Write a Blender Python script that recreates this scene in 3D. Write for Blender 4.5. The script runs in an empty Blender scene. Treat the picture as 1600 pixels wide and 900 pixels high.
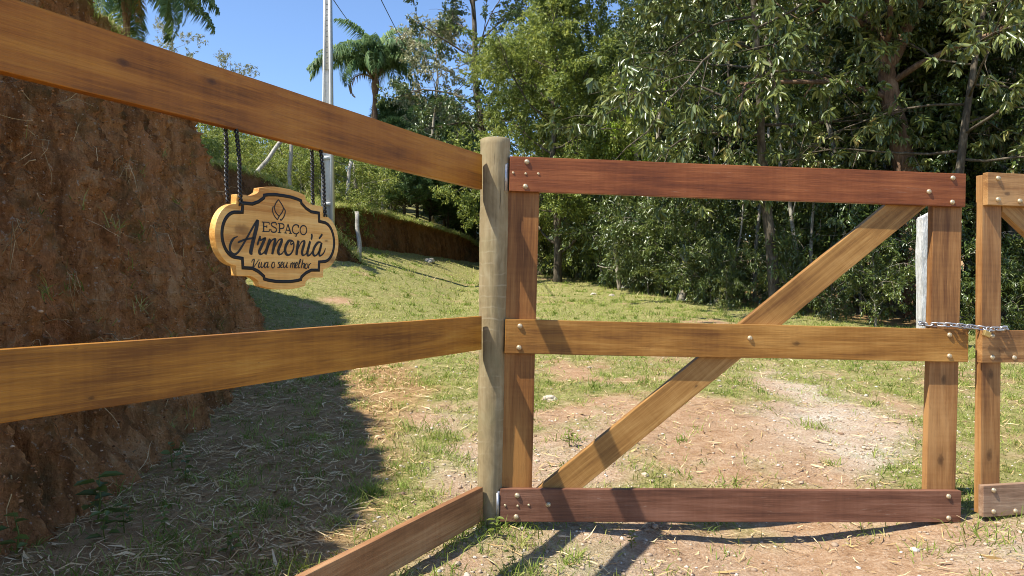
import bpy, bmesh, math, random
import numpy as np
from mathutils import Vector, Matrix, Euler

# ------------------------------------------------------------------ camera, sky, sun, exposure
S = bpy.context.scene
C = S.collection
F = 1155.0            # focal length of the photograph in pixels (1600 wide)
CAMZ = 1.0
cam_d = bpy.data.cameras.new('camera'); cam = bpy.data.objects.new('camera', cam_d); C.objects.link(cam)
cam_d.sensor_width = 36.0; cam_d.lens = 26.0
cam_d.clip_start = 0.05; cam_d.clip_end = 1500
cam.location = (0, 0, CAMZ); cam.rotation_euler = (math.radians(90), 0, 0)
S.camera = cam
SUN = Vector((0.58, 0.30, -1.0)).normalized()      # the way the sunlight travels
W = bpy.data.worlds.new('World'); S.world = W; W.use_nodes = True
wn = W.node_tree
sky = wn.nodes.new('ShaderNodeTexSky'); sky.sky_type = 'NISHITA'; sky.sun_disc = False
sky.sun_elevation = math.asin(-SUN.z); sky.sun_rotation = math.atan2(-SUN.x, -SUN.y)
sky.air_density = 1.0; sky.dust_density = 0.0; sky.ozone_density = 4.2; sky.altitude = 2000
wn.links.new(sky.outputs[0], wn.nodes['Background'].inputs[0])
wn.nodes['Background'].inputs[1].default_value = 0.15
sl = bpy.data.lights.new('sun', 'SUN'); sun = bpy.data.objects.new('sun', sl); C.objects.link(sun)
sl.energy = 4.9; sl.angle = math.radians(0.5); sl.color = (1.0, 0.95, 0.85)
sun.rotation_euler = SUN.to_track_quat('-Z', 'Y').to_euler(); sun.location = (-6, -3, 12)
S.view_settings.view_transform = 'Standard'; S.view_settings.look = 'None'
S.view_settings.gamma = 1.0; S.view_settings.use_curve_mapping = False
S.view_settings.exposure = 0.78
S.cycles.use_denoising = True; S.cycles.denoising_prefilter = 'ACCURATE'; S.cycles.pixel_filter_type = 'BLACKMAN_HARRIS'; S.cycles.filter_width = 1.0
S.cycles.max_bounces = 6; S.cycles.diffuse_bounces = 4; S.cycles.glossy_bounces = 2
S.cycles.transmission_bounces = 3; S.cycles.transparent_max_bounces = 4
S.cycles.sample_clamp_indirect = 6.0

# ------------------------------------------------------------------ helpers
def at(px, py, Y):
    return Vector(((px - 800) / F * Y, Y, CAMZ - (py - 450) / F * Y))

rs0 = np.random.RandomState(7)
_perm = np.concatenate([rs0.permutation(256)] * 3)
_grad = rs0.normal(size=(256, 3)); _grad /= np.linalg.norm(_grad, axis=1)[:, None]

def pn(x, y, z=0.0):
    """vectorised 3D gradient noise, about -0.7..0.7"""
    x, y, z = np.broadcast_arrays(np.asarray(x, float), np.asarray(y, float), np.asarray(z, float))
    xi = np.floor(x).astype(int); yi = np.floor(y).astype(int); zi = np.floor(z).astype(int)
    xf = x - xi; yf = y - yi; zf = z - zi
    u = xf**3*(xf*(xf*6-15)+10); v = yf**3*(yf*(yf*6-15)+10); w = zf**3*(zf*(zf*6-15)+10)
    def g(i, j, k):
        h = _perm[_perm[_perm[(xi+i) & 255] + ((yi+j) & 255)] + ((zi+k) & 255)]
        gr = _grad[h]
        return gr[..., 0]*(xf-i) + gr[..., 1]*(yf-j) + gr[..., 2]*(zf-k)
    def lerp(a, b, t): return a + t*(b-a)
    return lerp(lerp(lerp(g(0,0,0), g(1,0,0), u), lerp(g(0,1,0), g(1,1,0), u), v),
                lerp(lerp(g(0,0,1), g(1,0,1), u), lerp(g(0,1,1), g(1,1,1), u), v), w)

def fbm(x, y, z=0.0, o=4):
    r = 0; a = 1.0; f = 1.0
    for k in range(o):
        r = r + a*pn(np.asarray(x)*f + 17.3*k, np.asarray(y)*f - 9.1*k, np.asarray(z)*f + 3.7*k); a *= 0.5; f *= 2.03
    return r

def sm(t):
    t = np.clip(t, 0, 1); return t*t*(3-2*t)

def mesh_np(name, V, faces, attrs=None, smooth=False):
    """faces: list of int arrays (M,k)"""
    me = bpy.data.meshes.new(name)
    V = np.asarray(V, np.float32); faces = [np.asarray(f, np.int32) for f in faces if len(f)]
    nl = sum(f.size for f in faces); nf = sum(len(f) for f in faces)
    me.vertices.add(len(V)); me.vertices.foreach_set('co', V.ravel())
    me.loops.add(nl); me.loops.foreach_set('vertex_index', np.concatenate([f.ravel() for f in faces]))
    me.polygons.add(nf)
    tot = np.concatenate([np.full(len(f), f.shape[1], np.int32) for f in faces])
    st = np.concatenate([[0], np.cumsum(tot)[:-1]]).astype(np.int32)
    me.polygons.foreach_set('loop_start', st); me.polygons.foreach_set('loop_total', tot)
    if smooth: me.polygons.foreach_set('use_smooth', np.ones(nf, bool))
    me.update(calc_edges=True); me.validate()
    for k, a in (attrs or {}).items():
        at_ = me.attributes.new(k, 'FLOAT', 'POINT'); at_.data.foreach_set('value', np.asarray(a, np.float32))
    return me

def obj(name, me, mat=None, parent=None, loc=None, rot=None, kind=None):
    o = bpy.data.objects.new(name, me); C.objects.link(o)
    if mat is not None and me is not None and len(me.materials) == 0: me.materials.append(mat)
    if parent is not None: o.parent = parent
    if loc is not None: o.location = loc
    if rot is not None: o.rotation_euler = rot
    if kind: o['kind'] = kind
    return o

def tag(o, label, cat, group=None):
    o['label'] = label; o['category'] = cat
    if group: o['group'] = group
    return o

def thing(name, label, cat, loc=(0, 0, 0), rot=(0, 0, 0), group=None):
    o = bpy.data.objects.new(name, None); C.objects.link(o)
    o.location = loc; o.rotation_euler = rot; o.empty_display_size = 0.2
    return tag(o, label, cat, group)

def tube_np(pts, rad, n=8, wob=0.0, seed=0, cap=True):
    pts = np.asarray(pts, float); m = len(pts); rad = np.broadcast_to(np.asarray(rad, float), (m,))
    T = np.gradient(pts, axis=0); T /= np.linalg.norm(T, axis=1)[:, None] + 1e-9
    ref = np.array([0.0, 0, 1]) if abs(T[:, 2]).mean() < 0.8 else np.array([1.0, 0, 0])
    A = np.cross(T, ref); A /= np.linalg.norm(A, axis=1)[:, None] + 1e-9
    B = np.cross(T, A)
    ang = np.linspace(0, 2*np.pi, n, endpoint=False)
    r = rad[:, None]*np.ones((1, n))
    if wob:
        ii, jj = np.meshgrid(np.arange(m), np.arange(n), indexing='ij')
        r = r*(1 + wob*pn(np.cos(ang)[jj]*1.6 + seed, np.sin(ang)[jj]*1.6, ii*0.55 + seed*3.3))
    V = pts[:, None, :] + r[..., None]*(A[:, None, :]*np.cos(ang)[None, :, None] + B[:, None, :]*np.sin(ang)[None, :, None])
    V = V.reshape(-1, 3)
    i = np.arange(m-1)[:, None]*n; j = np.arange(n)[None, :]; jn = (j+1) % n
    Q = np.stack([i+j, i+jn, i+n+jn, i+n+j], -1).reshape(-1, 4)
    if cap:
        k = len(V); V = np.vstack([V, pts[:1], pts[-1:]])
        c0 = np.stack([np.full(n, k), (np.arange(n)+1) % n, np.arange(n), np.full(n, k)], -1)[:, :3]
        b = (m-1)*n
        c1 = np.stack([np.full(n, k+1), b+np.arange(n), b+(np.arange(n)+1) % n], -1)
        return V, Q, np.vstack([c0, c1])
    return V, Q, np.zeros((0, 3), int)

class MB:
    """collects vertices and faces of one mesh"""
    def __init__(s): s.V = []; s.Q = []; s.T = []; s.A = []; s.n = 0
    def add(s, V, Q=None, T=None, a=0.0):
        V = np.asarray(V, float)
        if Q is not None and len(Q): s.Q.append(np.asarray(Q, int) + s.n)
        if T is not None and len(T): s.T.append(np.asarray(T, int) + s.n)
        s.V.append(V); s.A.append(np.broadcast_to(np.asarray(a, float), (len(V),))); s.n += len(V)
    def tube(s, pts, rad, n=8, wob=0.0, seed=0, a=0.0):
        V, Q, T = tube_np(pts, rad, n, wob, seed); s.add(V, Q, T, a)
    def mesh(s, name, smooth=True):
        fs = []
        if s.Q: fs.append(np.vstack(s.Q))
        if s.T: fs.append(np.vstack(s.T))
        return mesh_np(name, np.vstack(s.V), fs, {'rnd': np.concatenate(s.A)}, smooth)

def copy_tree(o, parent=None):
    c = o.copy(); C.objects.link(c)
    if parent is not None: c.parent = parent
    for ch in o.children: copy_tree(ch, c)
    return c

# ------------------------------------------------------------------ materials
class NT:
    def __init__(s, name):
        s.m = bpy.data.materials.new(name); s.m.use_nodes = True; s.t = s.m.node_tree
        s.p = s.t.nodes['Principled BSDF']; s.out = s.t.nodes['Material Output']
    def n(s, typ, **kw):
        nd = s.t.nodes.new('ShaderNode' + typ)
        for k, v in kw.items():
            if k.startswith('i_'): nd.inputs[k[2:].replace('_', ' ')].default_value = v
            else: setattr(nd, k, v)
        return nd
    def l(s, a, b): s.t.links.new(a, b)
    def ramp(s, fac, stops, interp='LINEAR'):
        r = s.n('ValToRGB'); r.color_ramp.interpolation = interp
        el = r.color_ramp.elements
        while len(el) < len(stops): el.new(0.5)
        for e, (p, c) in zip(el, stops): e.position = p; e.color = (*c, 1) if len(c) == 3 else c
        if fac is not None: s.l(fac, r.inputs[0])
        return r.outputs[0]
    def math(s, op, a, b=None, clamp=False):
        nd = s.n('Math', operation=op, use_clamp=clamp)
        for k, v in ((0, a), (1, b)):
            if v is None: continue
            if isinstance(v, (int, float)): nd.inputs[k].default_value = v
            else: s.l(v, nd.inputs[k])
        return nd.outputs[0]
    def mix(s, fac, a, b, mode='MIX'):
        nd = s.n('Mix', data_type='RGBA', blend_type=mode)
        for k, v in ((0, fac), (6, a), (7, b)):
            if isinstance(v, (int, float)): nd.inputs[k].default_value = v
            elif isinstance(v, tuple): nd.inputs[k].default_value = (*v, 1) if len(v) == 3 else v
            else: s.l(v, nd.inputs[k])
        return nd.outputs[2]
    def noise(s, vec, scale, detail=4, rough=0.55, dist=0.0):
        nd = s.n('TexNoise'); nd.inputs['Scale'].default_value = scale; nd.inputs['Detail'].default_value = detail
        nd.inputs['Roughness'].default_value = rough; nd.inputs['Distortion'].default_value = dist
        if vec is not None: s.l(vec, nd.inputs['Vector'])
        return nd.outputs[0]
    def mapping(s, vec, scale=(1, 1, 1), loc=(0, 0, 0)):
        nd = s.n('Mapping'); nd.inputs['Scale'].default_value = scale; nd.inputs['Location'].default_value = loc
        s.l(vec, nd.inputs[0]); return nd.outputs[0]
    def bump(s, h, strength=0.3, dist=0.01):
        nd = s.n('Bump'); nd.inputs['Strength'].default_value = strength; nd.inputs['Distance'].default_value = dist
        s.l(h, nd.inputs['Height']); s.l(nd.outputs[0], s.p.inputs['Normal'])
    def set(s, col=None, rough=None, spec=None):
        if col is not None:
            if isinstance(col, tuple): s.p.inputs['Base Color'].default_value = (*col, 1)
            else: s.l(col, s.p.inputs['Base Color'])
        if rough is not None:
            if isinstance(rough, (int, float)): s.p.inputs['Roughness'].default_value = rough
            else: s.l(rough, s.p.inputs['Roughness'])
        if spec is not None: s.p.inputs['Specular IOR Level'].default_value = spec
        return s.m

def wood(name, dark, mid, light, rough=0.5, knots=(), gs=1.0, spec=0.35, seed=0.0, scuff=0.0, streak=0.45):
    """stained board, grain along the object's local X"""
    t = NT(name)
    tc = t.n('TexCoord').outputs['Object']
    oi = t.n('ObjectInfo').outputs['Random']
    off = t.n('CombineXYZ'); t.l(t.math('MULTIPLY', oi, 37.0), off.inputs[0]); t.l(t.math('MULTIPLY', oi, 11.0), off.inputs[2])
    add = t.n('VectorMath', operation='ADD'); t.l(tc, add.inputs[0]); t.l(off.outputs[0], add.inputs[1])
    v = t.mapping(add.outputs[0], (1, 1, 1), (seed, seed*.7, seed*1.3))
    # long wavy grain
    g1 = t.noise(t.mapping(v, (0.9*gs, 9*gs, 13*gs)), 1.6, 5, 0.55, 0.9)
    g2 = t.noise(t.mapping(v, (3*gs, 90*gs, 120*gs)), 1.0, 3, 0.6, 0.2)
    g3 = t.noise(t.mapping(v, (14, 300, 420)), 1.0, 2, 0.6)
    blot = t.noise(t.mapping(v, (1.2, 3, 3)), 1.7, 3, 0.5)
    rough_saw = t.noise(t.mapping(v, (60, 3, 3)), 1.0, 2, 0.5)       # faint band-saw marks across the board
    f = t.math('ADD', t.math('MULTIPLY', g1, 0.55), t.math('MULTIPLY', g2, 0.30))
    f = t.math('ADD', f, t.math('MULTIPLY', g3, 0.12))
    f = t.math('ADD', f, t.math('MULTIPLY', t.math('SUBTRACT', blot, 0.5), 0.75))
    f = t.math('ADD', f, t.math('MULTIPLY', t.math('SUBTRACT', rough_saw, 0.5), 0.10))
    col = t.ramp(f, [(0.30, dark), (0.48, mid), (0.66, light)])
    fib = t.noise(t.mapping(v, (5, 150, 190)), 1.0, 3, 0.75, 0.3)
    col = t.mix(t.ramp(fib, [(0.30, (0.55*streak,)*3), (0.47, (0.0,)*3)]), col, tuple(c*0.45 for c in dark))
    col = t.mix(t.ramp(fib, [(0.56, (0.0,)*3), (0.72, (0.35,)*3)]), col, tuple(min(1, c*1.25) for c in light))
    stain = t.noise(t.mapping(v, (2.2, 5, 9)), 2.3, 5, 0.7, 1.2)
    col = t.mix(t.ramp(stain, [(0.58, (0.0,)*3), (0.72, (0.6*streak,)*3)]), col, tuple(c*0.8 for c in dark))
    nick = t.noise(t.mapping(v, (14, 30, 45)), 1.7, 3, 0.6)
    col = t.mix(t.ramp(nick, [(0.74, (0.0,)*3), (0.78, (0.7,)*3)]), col, tuple(c*0.4 for c in dark))
    for (kx, kz, kr) in knots:
        sx = t.n('SeparateXYZ'); t.l(tc, sx.inputs[0])
        dx = t.math('DIVIDE', t.math('SUBTRACT', sx.outputs[0], kx), kr*1.9)
        dz = t.math('DIVIDE', t.math('SUBTRACT', sx.outputs[2], kz), kr)
        d = t.math('SQRT', t.math('ADD', t.math('MULTIPLY', dx, dx), t.math('MULTIPLY', dz, dz)))
        d = t.math('ADD', d, t.math('MULTIPLY', t.math('SUBTRACT', t.noise(v, 60, 3), 0.5), 0.9))
        halo = t.ramp(d, [(0.0, (1, 1, 1)), (0.45, (0.75,)*3), (0.6, (0.3,)*3), (2.2, (0, 0, 0))])
        halo2 = t.ramp(t.math('MULTIPLY', d, 0.45), [(0.0, (1, 1, 1)), (0.3, (0.7,)*3), (0.42, (0.25,)*3), (1.0, (0, 0, 0))])
        col = t.mix(t.math('MULTIPLY', halo2, 0.8), col, tuple(c*0.35 for c in dark))
    if scuff:
        sc = t.noise(t.mapping(v, (2, 40, 25)), 3.0, 6, 0.7, 1.5)
        col = t.mix(t.ramp(sc, [(0.62, (0,)*3), (0.72, (scuff,)*3)]), col, (0.45, 0.36, 0.28))
    t.set(col, t.ramp(f, [(0.3, (rough+.12,)*3), (0.7, (rough-.06,)*3)]), spec)
    t.bump(t.math('ADD', t.math('MULTIPLY', g2, 0.7), g3), 0.35, 0.0025)
    return t.m

def leaf_mat(name, stops, rough=0.42, trans=0.25, spec=0.5, attr='rnd'):
    t = NT(name)
    a = t.n('Attribute', attribute_name=attr).outputs['Fac']
    oi = t.n('ObjectInfo').outputs['Random']
    f = t.math('ADD', a, t.math('MULTIPLY', t.math('SUBTRACT', oi, 0.5), 0.25), True)
    col = t.ramp(f, stops)
    t.set(col, rough, spec)
    tr = t.n('BsdfTranslucent'); hs = t.n('HueSaturation'); hs.inputs['Value'].default_value = 1.5; hs.inputs['Hue'].default_value = 0.485
    t.l(col, hs.inputs['Color']); t.l(hs.outputs[0], tr.inputs[0])
    ms = t.n('MixShader'); ms.inputs[0].default_value = trans
    t.l(t.p.outputs[0], ms.inputs[1]); t.l(tr.outputs[0], ms.inputs[2]); t.l(ms.outputs[0], t.out.inputs[0])
    return t.m

def bark(name, a, b, c, scale=1.0):
    t = NT(name); tc = t.n('TexCoord').outputs['Object']
    n1 = t.noise(t.mapping(tc, (9*scale, 9*scale, 2.2*scale)), 2.5, 6, 0.65, 0.6)
    n2 = t.noise(tc, 3.5*scale, 4, 0.6)
    f = t.math('ADD', t.math('MULTIPLY', n1, 0.6), t.math('MULTIPLY', n2, 0.4))
    t.set(t.ramp(f, [(0.34, a), (0.5, b), (0.64, c)]), 0.9, 0.2)
    t.bump(n1, 0.8, 0.03)
    return t.m

def simple(name, col, rough=0.6, spec=0.4, metal=0.0, var=0.0, scale=40):
    t = NT(name)
    if var:
        n = t.noise(t.n('TexCoord').outputs['Object'], scale, 4, 0.6)
        t.set(t.ramp(n, [(0.3, tuple(c*(1-var) for c in col)), (0.7, tuple(min(1, c*(1+var)) for c in col))]), rough, spec)
    else: t.set(col, rough, spec)
    t.p.inputs['Metallic'].default_value = metal
    return t.m

M = {}
M['rail_red'] = wood('wood_mahogany', (0.095, 0.023, 0.006), (0.205, 0.057, 0.014), (0.32, 0.105, 0.031), 0.42, scuff=0.25)
M['rail_honey'] = wood('wood_honey', (0.135, 0.050, 0.008), (0.29, 0.128, 0.022), (0.44, 0.225, 0.055), 0.45, knots=((1.27, -0.005, 0.011),))
M['rail_purple'] = wood('wood_purple', (0.078, 0.030, 0.017), (0.160, 0.066, 0.036), (0.25, 0.120, 0.075), 0.5, scuff=0.35)
M['stile'] = wood('wood_stile', (0.11, 0.038, 0.008), (0.24, 0.096, 0.022), (0.37, 0.175, 0.048), 0.48)
M['stile_knot'] = wood('wood_stile_knot', (0.13, 0.05, 0.015), (0.29, 0.135, 0.042), (0.42, 0.225, 0.085), 0.48, knots=((0.62, 0.0, 0.014), (0.26, 0.005, 0.018)))
M['brace'] = wood('wood_brace', (0.16, 0.068, 0.015), (0.33, 0.165, 0.042), (0.49, 0.285, 0.095), 0.5, knots=((0.72, -0.03, 0.006),))
M['fence_top'] = wood('wood_fence_orange', (0.14, 0.042, 0.002), (0.345, 0.115, 0.004), (0.47, 0.185, 0.011), 0.40, knots=((1.64, 0.012, 0.011), (1.40, 0.03, 0.010)), seed=3.0)
M['fence_mid'] = wood('wood_fence_amber', (0.19, 0.066, 0.005), (0.40, 0.160, 0.014), (0.55, 0.27, 0.040), 0.42, knots=((1.71, -0.045, 0.005),), seed=5.0)
M['fence_low'] = wood('wood_fence_brown', (0.16, 0.066, 0.025), (0.31, 0.145, 0.058), (0.45, 0.255, 0.12), 0.5, knots=((1.02, -0.02, 0.008),))
M['gate2'] = wood('wood_second_gate', (0.15, 0.062, 0.018), (0.32, 0.155, 0.05), (0.47, 0.26, 0.10), 0.48, knots=((0.10, -0.02, 0.010),))
M['gate2_low'] = wood('wood_second_gate_low', (0.13, 0.07, 0.042), (0.26, 0.155, 0.095), (0.40, 0.27, 0.18), 0.55, scuff=0.3)
M['pine'] = wood('wood_sign_pine', (0.50, 0.21, 0.040), (0.80, 0.44, 0.12), (0.92, 0.63, 0.24), 0.42, gs=0.9,
                 knots=((-0.150, 0.014, 0.017), (-0.166, -0.028, 0.013), (0.205, -0.052, 0.013), (0.178, 0.004, 0.004)), seed=2.0, streak=0.25)
M['black'] = simple('black_paint', (0.009, 0.008, 0.008), 0.5, 0.4)
M['rope'] = simple('black_cord', (0.014, 0.014, 0.016), 0.45, 0.5)
M['bolt'] = simple('zinc_bolt', (0.52, 0.42, 0.27), 0.45, 0.5, 0.5, 0.45, 160)
M['zinc'] = simple('galvanised_steel', (0.42, 0.42, 0.43), 0.45, 0.5, 0.8, 0.25, 60)
M['brass'] = simple('old_brass', (0.50, 0.34, 0.12), 0.4, 0.5, 0.7, 0.3, 80)
M['wire'] = simple('wire_grey', (0.10, 0.10, 0.11), 0.6)
M['splinter'] = simple('raw_wood', (0.62, 0.46, 0.28), 0.8)

def post_mat():
    t = NT('debarked_pole'); tc = t.n('TexCoord').outputs['Object']
    wob = t.noise(t.mapping(tc, (6, 6, 2)), 1.6, 3)
    sx = t.n('SeparateXYZ'); t.l(tc, sx.inputs[0])
    zz = t.math('ADD', t.math('MULTIPLY', sx.outputs[2], 21.0), t.math('MULTIPLY', wob, 1.1))
    fr = t.math('FRACT', zz)
    ring = t.ramp(fr, [(0.0, (1,)*3), (0.05, (0.75,)*3), (0.12, (0,)*3), (0.93, (0,)*3), (1.0, (1,)*3)])
    cell = t.noise(t.mapping(tc, (14, 14, 10)), 1.0, 4, 0.6, 0.5)
    grain = t.noise(t.mapping(tc, (70, 70, 5)), 1.0, 4, 0.6)
    big = t.noise(t.mapping(tc, (4, 4, 1.2)), 1.6, 4, 0.6)
    f = t.math('ADD', t.math('MULTIPLY', cell, 0.45), t.math('MULTIPLY', grain, 0.3))
    f = t.math('ADD', f, t.math('MULTIPLY', big, 0.25))
    col = t.ramp(f, [(0.32, (0.17, 0.125, 0.062)), (0.5, (0.31, 0.24, 0.130)), (0.66, (0.43, 0.355, 0.215))])
    patch = t.noise(t.mapping(tc, (9, 9, 4)), 1.4, 3, 0.5)
    rm = t.math('MULTIPLY', ring, t.ramp(patch, [(0.47, (0,)*3), (0.68, (0.42,)*3)]))
    col = t.mix(rm, col, (0.52, 0.45, 0.30))
    green = t.noise(tc, 5.0, 3)
    col = t.mix(t.ramp(green, [(0.5, (0,)*3), (0.72, (0.45,)*3)]), col, (0.20, 0.19, 0.09))
    crk = t.noise(t.mapping(tc, (38, 38, 1.6)), 1.5, 3, 0.55, 0.4)
    cm_ = t.ramp(crk, [(0.27, (0.8,)*3), (0.32, (0.0,)*3)])
    col = t.mix(cm_, col, (0.055, 0.04, 0.022))
    soil = t.math('ADD', sx.outputs[2], t.math('MULTIPLY', green, 0.25))
    col = t.mix(t.ramp(soil, [(0.12, (0.8,)*3), (0.32, (0.0,)*3)]), col, (0.13, 0.085, 0.045))
    t.set(col, 0.8, 0.25)
    t.bump(t.math('ADD', t.math('MULTIPLY', t.math('SUBTRACT', t.math('MULTIPLY', rm, 0.6), cm_), 0.5), t.math('ADD', cell, grain)), 0.5, 0.004)
    return t.m
M['post'] = post_mat()

def ground_mat():
    t = NT('ground_soil'); geo = t.n('NewGeometry').outputs['Position']
    gr = t.n('Attribute', attribute_name='grass').outputs['Fac']
    gv = t.n('Attribute', attribute_name='gravel').outputs['Fac']
    lit = t.n('Attribute', attribute_name='litter').outputs['Fac']
    n1 = t.noise(geo, 2.2, 5, 0.6); n2 = t.noise(geo, 16, 5, 0.65); n3 = t.noise(geo, 75, 4, 0.65); n4 = t.noise(geo, 240, 3, 0.6)
    f = t.math('ADD', t.math('MULTIPLY', n1, 0.3), t.math('ADD', t.math('MULTIPLY', n2, 0.35), t.math('MULTIPLY', n3, 0.35)))
    soil = t.ramp(f, [(0.36, (0.22, 0.118, 0.058)), (0.48, (0.40, 0.240, 0.130)), (0.60, (0.54, 0.37, 0.235))])
    spk = t.noise(geo, 130, 2, 0.5); soil = t.mix(t.ramp(spk, [(0.62, (0,)*3), (0.70, (0.6,)*3)]), soil, (0.62, 0.54, 0.43)); soil = t.mix(t.ramp(spk, [(0.28, (0.6,)*3), (0.36, (0,)*3)]), soil, (0.13, 0.08, 0.05))
    grav = t.ramp(t.math('ADD', t.math('MULTIPLY', n3, 0.6), t.math('MULTIPLY', n4, 0.4)), [(0.36, (0.30, 0.22, 0.15)), (0.48, (0.54, 0.46, 0.355)), (0.60, (0.76, 0.70, 0.60))])
    that = t.ramp(t.math('ADD', t.math('MULTIPLY', n2, 0.5), t.math('MULTIPLY', n3, 0.5)), [(0.38, (0.13, 0.125, 0.035)), (0.5, (0.26, 0.25, 0.08)), (0.62, (0.44, 0.36, 0.18))])
    dark = t.ramp(t.math('ADD', t.math('MULTIPLY', n2, 0.5), t.math('MULTIPLY', n4, 0.5)), [(0.36, (0.22, 0.125, 0.05)), (0.62, (0.52, 0.33, 0.16))])
    col = t.mix(gv, soil, grav); col = t.mix(gr, col, that); col = t.mix(lit, col, dark)
    t.set(col, 0.95, 0.15)
    t.bump(t.math('ADD', t.math('MULTIPLY', n2, 0.5), t.math('ADD', t.math('MULTIPLY', n3, 0.4), t.math('MULTIPLY', n4, 0.2))), 1.0, 0.035)
    return t.m
M['ground'] = ground_mat()

def bank_mat(name, k=1.0):
    t = NT(name); geo = t.n('NewGeometry').outputs['Position']
    gr = t.n('Attribute', attribute_name='grass').outputs['Fac']
    n1 = t.noise(t.mapping(geo, (1, 1, 0.22)), 2.6, 5, 0.65); n2 = t.noise(t.mapping(geo, (1, 1, 0.38)), 12, 7, 0.72, 0.6); n3 = t.noise(geo, 70, 5, 0.7)
    f = t.math('ADD', t.math('MULTIPLY', n1, 0.35), t.math('ADD', t.math('MULTIPLY', n2, 0.45), t.math('MULTIPLY', n3, 0.2)))
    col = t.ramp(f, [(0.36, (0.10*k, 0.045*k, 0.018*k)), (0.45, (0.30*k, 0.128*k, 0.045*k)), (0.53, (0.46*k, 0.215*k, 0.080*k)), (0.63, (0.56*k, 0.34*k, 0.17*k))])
    strk = t.noise(t.mapping(geo, (1, 1, 0.13)), 5.5, 5, 0.6, 0.4)
    col = t.mix(t.ramp(strk, [(0.36, (0.65,)*3), (0.46, (0.0,)*3)]), col, (0.13*k, 0.058*k, 0.022*k))
    col = t.mix(t.ramp(strk, [(0.54, (0.0,)*3), (0.66, (0.55,)*3)]), col, (0.54*k, 0.25*k, 0.11*k))
    moss = t.noise(geo, 3.1, 5, 0.65)
    col = t.mix(t.ramp(moss, [(0.53, (0,)*3), (0.66, (0.6,)*3)]), col, (0.10*k, 0.085*k, 0.035*k))
    stone = t.noise(geo, 42, 4, 0.6)
    col = t.mix(t.ramp(stone, [(0.62, (0,)*3), (0.68, (0.8,)*3)]), col, (0.48*k, 0.37*k, 0.26*k))
    g = t.ramp(n2, [(0.35, (0.13, 0.12, 0.035)), (0.65, (0.34, 0.30, 0.10))])
    col = t.mix(gr, col, g)
    t.set(col, 0.95, 0.12)
    t.bump(t.math('ADD', n2, t.math('MULTIPLY', n3, 0.6)), 1.0, 0.09)
    return t.m
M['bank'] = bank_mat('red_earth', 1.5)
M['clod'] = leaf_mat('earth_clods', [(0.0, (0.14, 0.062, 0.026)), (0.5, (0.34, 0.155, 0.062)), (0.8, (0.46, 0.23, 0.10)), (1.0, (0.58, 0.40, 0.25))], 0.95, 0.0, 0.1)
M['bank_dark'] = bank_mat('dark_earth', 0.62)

M['grass'] = leaf_mat('grass_blades', [(0.0, (0.10, 0.16, 0.022)), (0.35, (0.20, 0.27, 0.045)), (0.6, (0.33, 0.38, 0.085)), (0.8, (0.46, 0.42, 0.16)), (1.0, (0.55, 0.45, 0.24))], 0.6, 0.3, 0.25)
M['straw'] = leaf_mat('dry_straw', [(0.0, (0.20, 0.13, 0.06)), (0.5, (0.56, 0.38, 0.165)), (1.0, (0.86, 0.66, 0.38))], 0.7, 0.1, 0.25)
M['stone'] = leaf_mat('pale_pebble', [(0.0, (0.26, 0.17, 0.11)), (0.45, (0.46, 0.36, 0.26)), (0.75, (0.60, 0.53, 0.43)), (1.0, (0.76, 0.73, 0.66))], 0.85, 0.0, 0.2)
M['leaf_dark'] = leaf_mat('leaf_dark', [(0.0, (0.029, 0.053, 0.012)), (0.5, (0.073, 0.113, 0.023)), (0.85, (0.143, 0.185, 0.045)), (1.0, (0.244, 0.251, 0.069))], 0.30, 0.16, 0.7)
M['leaf_mid'] = leaf_mat('leaf_mid', [(0.0, (0.044, 0.068, 0.015)), (0.5, (0.117, 0.156, 0.033)), (0.85, (0.217, 0.245, 0.057)), (1.0, (0.372, 0.326, 0.102))], 0.30, 0.16, 0.7)
M['leaf_light'] = leaf_mat('leaf_light', [(0.0, (0.084, 0.122, 0.022)), (0.5, (0.202, 0.254, 0.049)), (1.0, (0.380, 0.397, 0.091))], 0.45, 0.35)
M['leaf_lime'] = leaf_mat('leaf_lime', [(0.0, (0.156, 0.240, 0.024)), (0.5, (0.324, 0.432, 0.054)), (1.0, (0.504, 0.564, 0.102))], 0.45, 0.4)
M['leaf_big'] = leaf_mat('leaf_large', [(0.0, (0.059, 0.084, 0.023)), (0.5, (0.142, 0.176, 0.046)), (0.85, (0.249, 0.261, 0.082)), (1.0, (0.449, 0.353, 0.137))], 0.30, 0.16, 0.7)
M['leaf_grey'] = leaf_mat('leaf_grey', [(0.0, (0.087, 0.102, 0.043)), (0.5, (0.232, 0.246, 0.116)), (0.85, (0.377, 0.362, 0.203)), (1.0, (0.551, 0.450, 0.275))], 0.4, 0.25)
M['leaf_pine'] = leaf_mat('pine_needles', [(0.0, (0.027, 0.068, 0.024)), (0.6, (0.083, 0.150, 0.054)), (1.0, (0.180, 0.270, 0.105))], 0.5, 0.15, 0.3)
M['palm'] = leaf_mat('palm_leaflets', [(0.0, (0.046, 0.096, 0.034)), (0.6, (0.131, 0.210, 0.077)), (1.0, (0.288, 0.357, 0.132))], 0.5, 0.3, 0.25)
M['palm_dry'] = leaf_mat('dead_frond', [(0.0, (0.16, 0.10, 0.05)), (1.0, (0.42, 0.30, 0.17))], 0.7, 0.15, 0.2)
M['bark_brown'] = bark('bark_brown', (0.07, 0.04, 0.024), (0.19, 0.115, 0.07), (0.34, 0.235, 0.155))
M['bark_pale'] = bark('bark_pale', (0.12, 0.095, 0.065), (0.32, 0.28, 0.21), (0.55, 0.51, 0.42))
M['bark_dark'] = bark('bark_dark', (0.035, 0.026, 0.018), (0.10, 0.08, 0.055), (0.22, 0.185, 0.135))
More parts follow.
